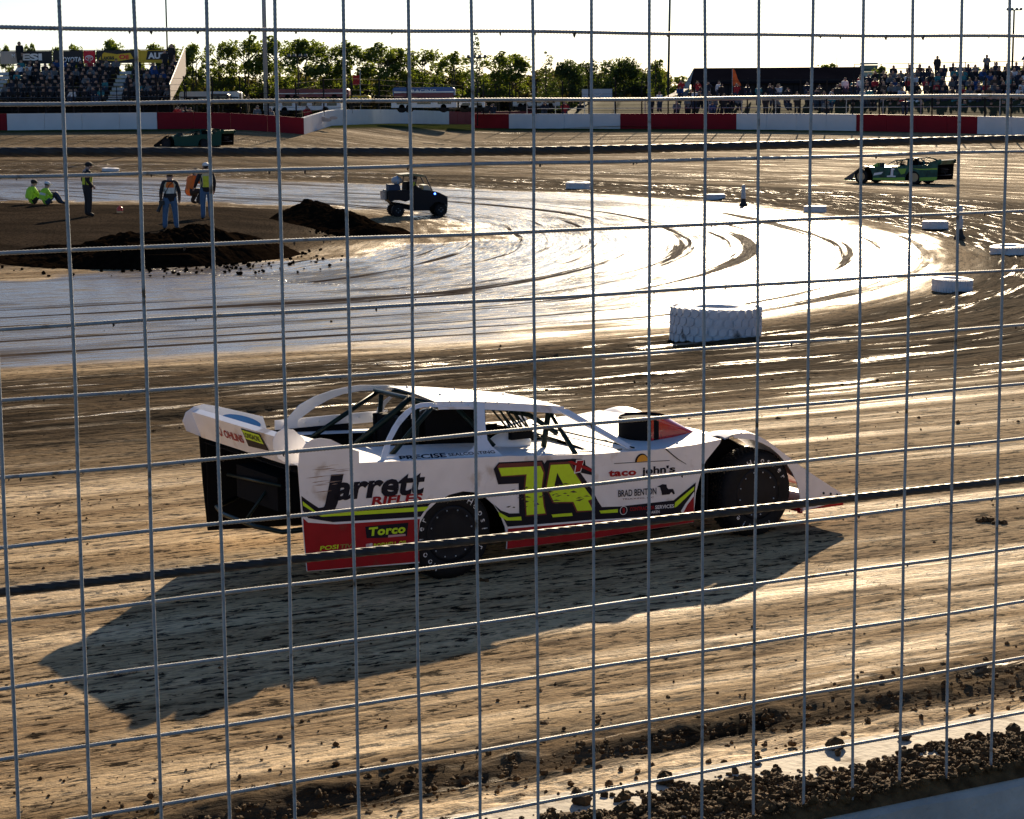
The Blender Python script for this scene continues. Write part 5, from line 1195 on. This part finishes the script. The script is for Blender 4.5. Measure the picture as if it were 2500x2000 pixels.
for k in range(9):
    z = 2.35 + k * .36
    for nm, dz, th, dn in (('bench', 0, .26, 0), ('footboard', -.36, .3, -.35)):
        a, b_ = rb_(T0 + max(0, k - 5) * 1.0, k + dn, z + dz), rb_(T1, k + dn, z + dz); w2 = ndir * th / 2
        MB().add([a - w2, b_ - w2, b_ + w2, a + w2, a - w2 - Vector((0, 0, .05)), b_ - w2 - Vector((0, 0, .05)), b_ + w2 - Vector((0, 0, .05)), a + w2 - Vector((0, 0, .05))], [(0, 1, 2, 3), (7, 6, 5, 4), (0, 4, 5, 1), (1, 5, 6, 2), (2, 6, 7, 3), (3, 7, 4, 0)]).build(nm, alu, rs_)
for t in np.arange(T0, T1, 2.6):
    rail(rs_, [rb_(t, -1.2, 1.4), rb_(t, 8.4, 5.0)], .05, dsteel, 'frame'); rail(rs_, [rb_(t, 8.4, 1.4), rb_(t, 8.4, 6.3)], .04, dsteel, 'back_post')
for z in (5.9, 6.3): rail(rs_, [rb_(T0, 8.4, z), rb_(T1, 8.4, z)], .03, dsteel)
for k in range(9):
    t = T0 + max(0, k - 5) + .2
    while t < T1:
        t += rr.uniform(.60, .95)
        if rr.random() < (.22 if k < 7 else .12): continue
        p = O3 + rb_(t, k, 2.35 + k * .36 + .02)
        if k == 8 and rr.random() < .16: spectator(p, rr.choice(shirts), False, 'on the top row of the right bleachers', sc=.93)
        else: spectator(p, rr.choice(shirts), True, 'in the right bleachers')
# white pipe rail in front of the bank
fr = empty('pipe_rail', (0, 0, 0), 0, 'long galvanised pipe rail with posts in front of the spectators on the right', 'rail')
xs = np.arange(1.5, 46, 2.4); P_ = [Vector((x, yw(x) + 3.2, 0)) for x in xs]
for z in (2.1, 2.9, 3.5): rail(fr, [p + Vector((0, 0, z)) for p in P_], .032, steel)
for p in P_: rail(fr, [p + Vector((0, 0, 1.3)), p + Vector((0, 0, 3.5))], .04, steel, 'post')
# crowd standing and sitting on the bank
for k in range(56):
    px = rr.uniform(1572, 2110); off = rr.uniform(5, 13); x = (px - 1250) / F_PX * (yw(12) + 8); p = Vector((x, yw(x) + off, bank(x, off)))
    if rr.random() < .4: spectator(p + Vector((0, 0, -.0)), rr.choice(shirts), False, 'on the right grass bank', sc=.95)
    else: spectator(p + Vector((0, 0, .38)), rr.choice(shirts), True, 'on the right grass bank')
fl = empty('feather_flag', Vector(((1788 - 1250) / F_PX * 182, 182, 2.6)), 0, 'orange and yellow feather flag flying among the spectators', 'flag')
MB().tube([(0, 0, 0), (0, 0, 3.6)], .03, 6).build('pole', steel, fl)
MB().sheet([[(0, .02, 2.1), (.0, 0, 3.65)], [(.3, .05, 2.1), (.25, 0, 3.3)], [(.6, .0, 2.08), (.45, 0, 2.7)], [(.75, .04, 2.06), (.72, 0, 2.2)]]).build('flag_cloth', mat('orange_flag', (.85, .12, .01), .6, noise=.3, nscale=3, trans=.0), fl)
fl = empty('flag', Vector(((890 - 1250) / F_PX * 200, 200, 1.6)), 0, 'small red and white flag waving before the trees', 'flag')
MB().tube([(0, 0, 0), (0, 0, 4.9)], .04, 6).build('pole', steel, fl); MB().sheet([[(0, 0, 3.6), (0, 0, 4.5)], [(-.3, .1, 3.5), (-.3, .1, 4.4)], [(-.7, 0, 3.55), (-.65, 0, 4.5)]]).build('flag_cloth', redv, fl)
# ================================================================== BUILDINGS, POLES, VEHICLES
brn = mat('dark_brown_cladding', (.040, .032, .034), .9, noise=.2, nscale=.6, spec=.05); rfm = mat('dark_roofing', (.020, .016, .018), 1.0, noise=.2, nscale=.4, spec=.0)
D_ = 205; X0, X1 = (1706 - 1250) / F_PX * D_, (2100 - 1250) / F_PX * D_
bd = empty('building', (X0, D_, 0), 0, 'long dark brown building with a low sloping end behind the right hand spectators', 'building')
Wd = X1 - X0
MB().box((Wd / 2, 4, 3.2), (Wd, 8, 4.4)).build('wall', brn, bd)
MB().add([(-.6, -.6, 5.0), (Wd + .5, -.6, 5.0), (Wd + .5, 4, 6.55), (-.1, 4, 6.55), (-.6, 8.6, 5.0), (Wd + .5, 8.6, 5.0)], [(0, 1, 2, 3), (3, 2, 5, 4), (0, 3, 4), (1, 5, 2)]).build('roof', rfm, bd)
for i in range(30): MB().box((Wd * (i + .5) / 30, -.02, 3.1), (.08, .03, 3.6)).build('cladding_batten', rfm, bd)
MB().add([(-.1, 4, 6.5), (-.9, -.6, 4.6), (-3.2, -.6, 3.5), (-3.4, 8, 3.5), (-.9, 8, 4.6)], [(0, 1, 4), (1, 2, 3, 4)]).add([(-.9, -.5, 4.55), (-3.2, -.5, 3.45), (-3.2, -.5, 1.2), (-.9, -.5, 1.2)], [(0, 1, 2, 3)]).build('lean_to', mat('pale_grey_cladding', (.16, .16, .17), .7), bd)
def pole(px, d, r, ztop, zb, label, m, leanx=0, arms=None):
    x = (px - 1250) / F_PX * d; e = empty('light_pole' if arms else 'pole', (x, d, zb), 0, label, 'pole')
    MB().tube([(0, 0, 0), (leanx, 0, ztop - zb)], [r, r * .75], 10).build('mast', m, e, smooth=True)
    if arms:
        MB().box((leanx, 0, ztop - zb), (1.6, .12, .10)).build('crossarm', m, e)
        for s in (-1, -.35, .35, 1): MB().box((leanx + s * .7, -.12, ztop - zb + .12), (.3, .3, .2), taper=.7).build('floodlight', alu, e)
    return e
gp = mat('galvanised_pole', (.30, .34, .38), .5, metal=.2)
pole(662, 172, .19, 22, 1.5, 'thick pale grey steel pole rising out of frame beside the infield trees', gp)
pole(427, 190, .075, 24, 1.5, 'thin dark mast rising out of frame behind the left grandstand', dsteel)
pole(1632, 235, .14, 26, 1.5, 'slightly leaning dark utility pole rising out of frame left of the dark building', mat('teal_grey_pole', (.06, .09, .10), .6), .42)
pole(2462, 230, .13, 3.66 + (234 - 30) / F_PX * 230, 1.5, 'light pole with small floodlight bar in the top right corner', dsteel, .1, True)
pole(1172, 182, .05, 7.2, 1.5, 'thin dark pole with a lamp head in front of the tallest tree', dsteel, 0, True)
pole(740, 182, .05, 7.4, 1.5, 'thin dark pole with a lamp head in front of the left trees', dsteel, 0, True)
pole(1602, 185, .05, 7.0, 1.5, 'thin dark pole at the left end of the right crowd', dsteel)
pole(2040, 215, .05, 7.6, 1.5, 'thin pole above the dark building roof', dsteel)
tw = empty('control_tower', ((2117 - 1250) / F_PX * 900, 900, 0), 0, 'small pale concrete tower on the horizon beside the right bleachers', 'tower'); tm = mat('pale_concrete', (.35, .40, .42), .8)
MB().box((0, 0, 7), (3.6, 3.6, 14)).build('shaft', tm, tw); MB().box((0, 0, 15.4), (5.6, 5.6, 2.6), taper=1.2).build('cab', mat('tower_glass', (.12, .18, .2), .2), tw); MB().box((0, 0, 17.4), (6.4, 6.4, .6)).build('roof', tm, tw)

glass = mat('dark_vehicle_glass', (.015, .02, .025), .1, spec=.8)
def trailer(pa, pb, top, bot, d, body, label, cat='trailer', stripe=None, windows=0, nose=False, txt=None, group='vehicles parked behind the far turn'):
    x0, x1 = (pa - 1250) / F_PX * d, (pb - 1250) / F_PX * d; zt_ = CAM_H - (top - 244) / F_PX * d; zb = CAM_H - (bot - 244) / F_PX * d
    w_ = x1 - x0; hh = zt_ - zb; e = empty('trailer' if cat == 'trailer' else cat.replace(' ', '_'), (x0, d, zb), 0, label, cat, group)
    r_ = min(.35, hh * .25); n = 5
    prof = [(0, .25), (w_, .25)] + [(w_ - r_ * (1 - math.cos(R(90 * k / n))), hh - r_ + r_ * math.sin(R(90 * k / n))) for k in range(n + 1)] + [(r_ * (1 - math.sin(R(90 * k / n))), hh - r_ + r_ * math.cos(R(90 * k / n))) for k in range(n + 1)]
    MB().prism(prof, lambda a, z, t: (a, t, z), 0, 2.4).build('body', body, e)
    if stripe:
        for (z0, z1, m) in stripe: MB().box((w_ / 2, -.02, hh * (z0 + z1) / 2), (w_ * .96, .03, hh * (z1 - z0))).build('stripe', m, e)
    for k in range(windows): MB().box((w_ * (k + .6) / (windows + .2), -.02, hh * .66), (w_ / windows * .62, .03, hh * .28)).build('window', glass, e)
    for fx in (.16, .27, .8):
        M = Matrix(((1, 0, 0), (0, 0, 1), (0, 1, 0))); o_ = MB().lathe([(0, -.1), (.25, -.1), (.42, -.06), (.45, .02), (.45, .2), (0, .2)], 18, 0, M).build('wheel', black, e); o_.location = (w_ * fx, .1, .28)
    if txt:
        b = MB(); put_text(b, txt[0], w_ * txt[2], hh * txt[3], w_ * txt[4], hh * txt[5], lambda x, z: (x, -.05, z), 0, 0, .02); b.build('lettering', txt[1], e)
    return e
wv = mat('white_vehicle_paint', (.62, .64, .66), .35, coat=.3); rv = mat('dark_red_vehicle_paint', (.16, .02, .03), .4); bv = mat('blue_vehicle_paint', (.03, .10, .30), .4); dv = mat('black_vehicle_paint', (.015, .016, .02), .35)
trailer(452, 598, 218, 246, 188, wv, 'long white bus-like trailer right of the grandstand', windows=0, stripe=[(.45, .52, dv)])
trailer(520, 572, 224, 248, 186, dv, 'black and yellow car parked in front of the white trailer', cat='car', stripe=[(.0, .35, by)], windows=2)
trailer(686, 862, 214, 240, 205, rv, 'long dark red race hauler behind the left trees', stripe=[(.55, .62, bw)])
trailer(655, 842, 238, 272, 176, wv, 'low white motorhome roof behind the left wall', cat='motorhome', windows=5)
trailer(862, 912, 230, 252, 190, by, 'small tan and yellow van beside the dark red hauler', cat='van', windows=2)
trailer(968, 1118, 212, 238, 200, bv, 'blue and red race hauler in the middle behind the gate', stripe=[(.05, .45, rv), (.5, .62, bw)], txt=('RACING', bw, .3, .55, .4, .25))
trailer(964, 1122, 238, 268, 180, wv, 'white enclosed trailer in front of the blue hauler', stripe=[(.85, .97, dv)], windows=3)
trailer(1128, 1190, 246, 268, 184, wv, 'white pickup truck behind the gate opening', cat='pickup', windows=2)
trailer(1258, 1372, 240, 266, 200, mat('silver_paint', (.35, .38, .4), .35, metal=.3), 'silver cars parked left of the white sign', cat='car', windows=3)
trailer(1440, 1560, 246, 272, 196, dv, 'dark pickup truck parked under the white sign', cat='pickup', windows=2)
x0 = (1425 - 1250) / F_PX * 196; x1 = (1498 - 1250) / F_PX * 196; e = empty('sign', (x0, 196, 0), 0, 'white rectangular sign with a curved line emblem behind the right wall', 'sign')
MB().box(((x1 - x0) / 2, 0, 4.15), (x1 - x0, .1, .85)).build('panel', mat('pale_sign', (.45, .48, .52), .5), e)
for x in (.2, x1 - x0 - .2): MB().tube([(x, .1, 1.3), (x, .1, 4.5)], .05, 6).build('leg', steel, e)
MB().tube([(.5 + k * .17, -.07, 4.1 + .12 * math.sin(k * .9)) for k in range(9)], .035, 5).build('emblem', bw, e)
for px, s in ((1385, 'red_cloth'), (1424, 'black_cloth'), (1335, 'navy_cloth'), (1190, 'black_cloth')): 
    x = (px - 1250) / F_PX * 189; o = spectator((x, 192, 1.5), s, False, 'between the gate and the white sign', sc=1.15)

# ================================================================== TREES
bark = mat('grey_bark', (.07, .055, .04), .9)
def leaf_mat(name, c0, c1, tr):
    m = bpy.data.materials.new(name); m.use_nodes = True; t = m.node_tree; N = t.nodes; L = t.links; p = N['Principled BSDF']
    oi = N.new('ShaderNodeNewGeometry'); mx = N.new('ShaderNodeMix'); mx.data_type = 'RGBA'; L.new(oi.outputs['Random Per Island'], mx.inputs[0]); mx.inputs[6].default_value = (*c0, 1); mx.inputs[7].default_value = (*c1, 1)
    L.new(mx.outputs[2], p.inputs['Base Color']); p.inputs['Roughness'].default_value = .6; p.inputs['Specular IOR Level'].default_value = .25
    tl = N.new('ShaderNodeBsdfTranslucent'); sc_ = N.new('ShaderNodeVectorMath'); sc_.operation = 'MULTIPLY'; sc_.inputs[1].default_value = (1.5, 1.6, .6); L.new(mx.outputs[2], sc_.inputs[0]); L.new(sc_.outputs[0], tl.inputs[0])
    ms = N.new('ShaderNodeMixShader'); ms.inputs[0].default_value = tr; L.new(p.outputs[0], ms.inputs[1]); L.new(tl.outputs[0], ms.inputs[2]); L.new(ms.outputs[0], N['Material Output'].inputs[0]); return m
leafA = leaf_mat('broad_leaves', (.060, .085, .022), (.15, .17, .045), .5); leafB = leaf_mat('dense_dark_leaves', (.028, .045, .018), (.07, .09, .03), .4); leafC = leaf_mat('brownish_leaves', (.05, .048, .022), (.10, .085, .035), .35)
def leaves(b, c, r, n, size, rr, m=0):
    for _ in range(n):
        d = Vector((rr.gauss(0, 1), rr.gauss(0, 1), rr.gauss(0, 1))).normalized() * r * rr.uniform(.35, 1.0) ** .6; d.z *= .75
        p = Vector(c) + d; a = Vector((rr.gauss(0, 1), rr.gauss(0, 1), rr.gauss(0, .6))).normalized(); e_ = a.cross(Vector((rr.gauss(0, 1), rr.gauss(0, 1), rr.gauss(0, 1)))).normalized(); s = size * rr.uniform(.6, 1.4)
        b.add([p - a * s, p - e_ * s * .55, p + a * s, p + e_ * s * .55], [(0, 1, 2, 3)], m)
def tree_proto(seed, H, W, kind, leaf):
    rr = random.Random(seed); t = MB(); c = MB(); base = H * (.28 if kind != 'dense' else .12)
    nst = 1 if kind != 'open' else 2
    for s in range(nst):
        x0 = (s - .5) * .3 * nst; top = Vector((x0 + rr.uniform(-.6, .6), rr.uniform(-.4, .4), H * .82)); t.tube([(x0, 0, 0), (x0 * 1.3, .1, H * .3), tuple(Vector((x0, 0, H * .3)).lerp(top, .5)), tuple(top)], [.16, .12, .08, .03], 6)
        for k in range(7):
            z = H * rr.uniform(.3, .75); a = rr.uniform(0, 6.28); l = W * .5 * rr.uniform(.5, .95); e_ = Vector((x0 + math.cos(a) * l, math.sin(a) * l, z + l * rr.uniform(.4, .9))); t.tube([(x0, 0, z), tuple(Vector((x0, 0, z)).lerp(e_, .55) + Vector((0, 0, .1))), tuple(e_)], [.06, .04, .012], 5)
    if kind == 'spire':
        for k in range(16):
            f = k / 15; z = base + (H - base) * f; r = W * .5 * (1 - f) * .9 + .25; leaves(c, (rr.uniform(-.3, .3), rr.uniform(-.3, .3), z), r, int(70 * (1.1 - f) + 16), .17, rr)
    else:
        nl = 34 if kind == 'open' else 36
        for k in range(nl):
            a = rr.uniform(0, 6.28); q_ = rr.uniform(0, 1) ** .5; z = base + (H - base) * rr.uniform(.12, .93); env = math.sin(math.pi * min(1, max(.08, (z - base * .6) / (H * 1.02 - base * .6)))) ** .6
            cx_ = math.cos(a) * q_ * W * .5 * env; cy_ = math.sin(a) * q_ * W * .5 * env; r = W * rr.uniform(.10, .19) * (1 if kind == 'open' else 1.25)
            leaves(c, (cx_, cy_, z), r, int(105 * (1 if kind == 'open' else 1.5)), .17, rr)
    e = empty('tree'); t.build('trunk', bark, e, smooth=True); c.build('crown', leaf, e); return e
protos = {}
for nm, a in dict(open0=(1, 9.5, 5.2, 'open', leafA), open1=(2, 9.5, 5.6, 'open', leafA), open2=(3, 9.5, 5.0, 'open', leafA), spire=(4, 11, 4.2, 'spire', leafB), dense0=(5, 8, 6, 'dense', leafB), dense1=(6, 8, 6.5, 'dense', leafB), small=(7, 7, 4.5, 'open', leafA)).items(): protos[nm] = tree_proto(*a)
PH = dict(open0=9.5, open1=9.5, open2=9.5, spire=11, dense0=8, dense1=8, small=7); used = set()
def tree(px, top, wpx, kind, d, label, group=None):
    d += random.uniform(-6, 6); x = (px - 1250) / F_PX * d; zt_ = CAM_H - (top - (254 - px * .008)) / F_PX * d; zb = 1.4; s = (zt_ - zb) / PH[kind]
    e = protos[kind] if kind not in used else copy_tree(protos[kind]); used.add(kind)
    w_ = wpx / F_PX * d / {'open0': 5.2, 'open1': 5.6, 'open2': 5.0, 'spire': 4.2, 'dense0': 6, 'dense1': 6.5, 'small': 4.5}[kind]
    e.location = (x, d, zb); e.scale = (w_ * .95, w_ * .95, s); e.rotation_euler = (0, 0, random.uniform(0, 6)); tag(e, label, 'tree', group)
GA = 'tall loose crowned trees in the row beyond the far turn'; GB = 'tree tops showing above the left grandstand banners'
for i, (px, top, w_) in enumerate(((40, 112, 46), (98, 108, 40), (160, 116, 40), (205, 110, 60), (288, 98, 80), (345, 118, 60), (392, 108, 80))):
    tree(px, top, w_, 'small' if i % 2 else 'open2', 235, 'tree top showing above the left grandstand banners', GB)
for i, (px, top, w_) in enumerate(((440, 106, 70), (490, 112, 66), (552, 94, 80), (618, 88, 86), (690, 86, 90), (752, 98, 84), (812, 94, 88), (868, 96, 90), (942, 104, 90), (985, 118, 76), (1045, 110, 96), (1112, 118, 84), (1222, 122, 84), (1262, 136, 80))):
    tree(px, top + random.uniform(-5, 7), w_ * random.uniform(1.15, 1.45), ('open0', 'open1', 'open2')[(i * 2 + i // 4) % 3], 245, 'tall loose crowned backlit tree in the row beyond the far turn', GA)
tree(1172, 88, 74, 'spire', 240, 'tallest dark pointed tree near the middle of the row')
tree(1342, 132, 84, 'spire', 238, 'dark pointed evergreen tree right of the middle')
tree(1392, 150, 84, 'dense0', 240, 'dark ragged tree between the pointed evergreen and the round tree', None)
tree(1462, 148, 118, 'dense1', 242, 'broad dense dark tree behind the white sign')
tree(1528, 144, 96, 'dense0', 246, 'dense dark tree with a raised top right of the white sign')
tree(1608, 146, 52, 'small', 240, 'thin sparse tree beside the leaning pole')
tree(1572, 176, 60, 'dense1', 250, 'low bushy tree left of the thin sparse tree')
tree(1662, 186, 60, 'small', 250, 'low yellow green bush at the low end of the dark building')
tree(2018, 156, 90, 'small', 262, 'tree top showing over the dark building roof')
for i, (px, top, w_) in enumerate(((2150, 162, 60), (2360, 164, 70), (2410, 166, 70), (2462, 162, 80), (2500, 160, 70))): tree(px, top, w_, 'small' if i % 2 else 'open2', 255, 'tree top showing above the right bleachers', 'tree tops above the right bleachers')
for k in set(protos) - used:
    for c in list(protos[k].children): bpy.data.objects.remove(c)
    bpy.data.objects.remove(protos[k])
b = MB(); rr = random.Random(31)
for px in range(-40, 1640, 9):
    d = 262 + rr.uniform(-8, 10); x = (px - 1250) / F_PX * d
    top = 196 + 20 * svn(px * .02, 3) if px < 1300 else 186 + 16 * svn(px * .02, 3)
    zt_ = CAM_H - (top - 246) / F_PX * d
    z = 1.0
    while z < zt_: leaves(b, (x + rr.uniform(-.5, .5), d, z), 1.1, 60, .30, rr); z += .7
o = b.build('hedgerow', leafC); tag(o, 'dense brownish green undergrowth filling the gaps under the tree row', 'bushes', kind='stuff')
b = MB(); rr = random.Random(33)
for k in range(900):
    x = rr.uniform(-260, 260); z = rr.uniform(0, 3.4) ; leaves(b, (x, 640 + rr.uniform(-8, 8), z), 3.2, 14, 1.0, rr)
o = b.build('distant_woodland', leafC); tag(o, 'low distant line of woodland on the horizon', 'woodland', kind='stuff')

print('SPECTATORS', NSP[0])
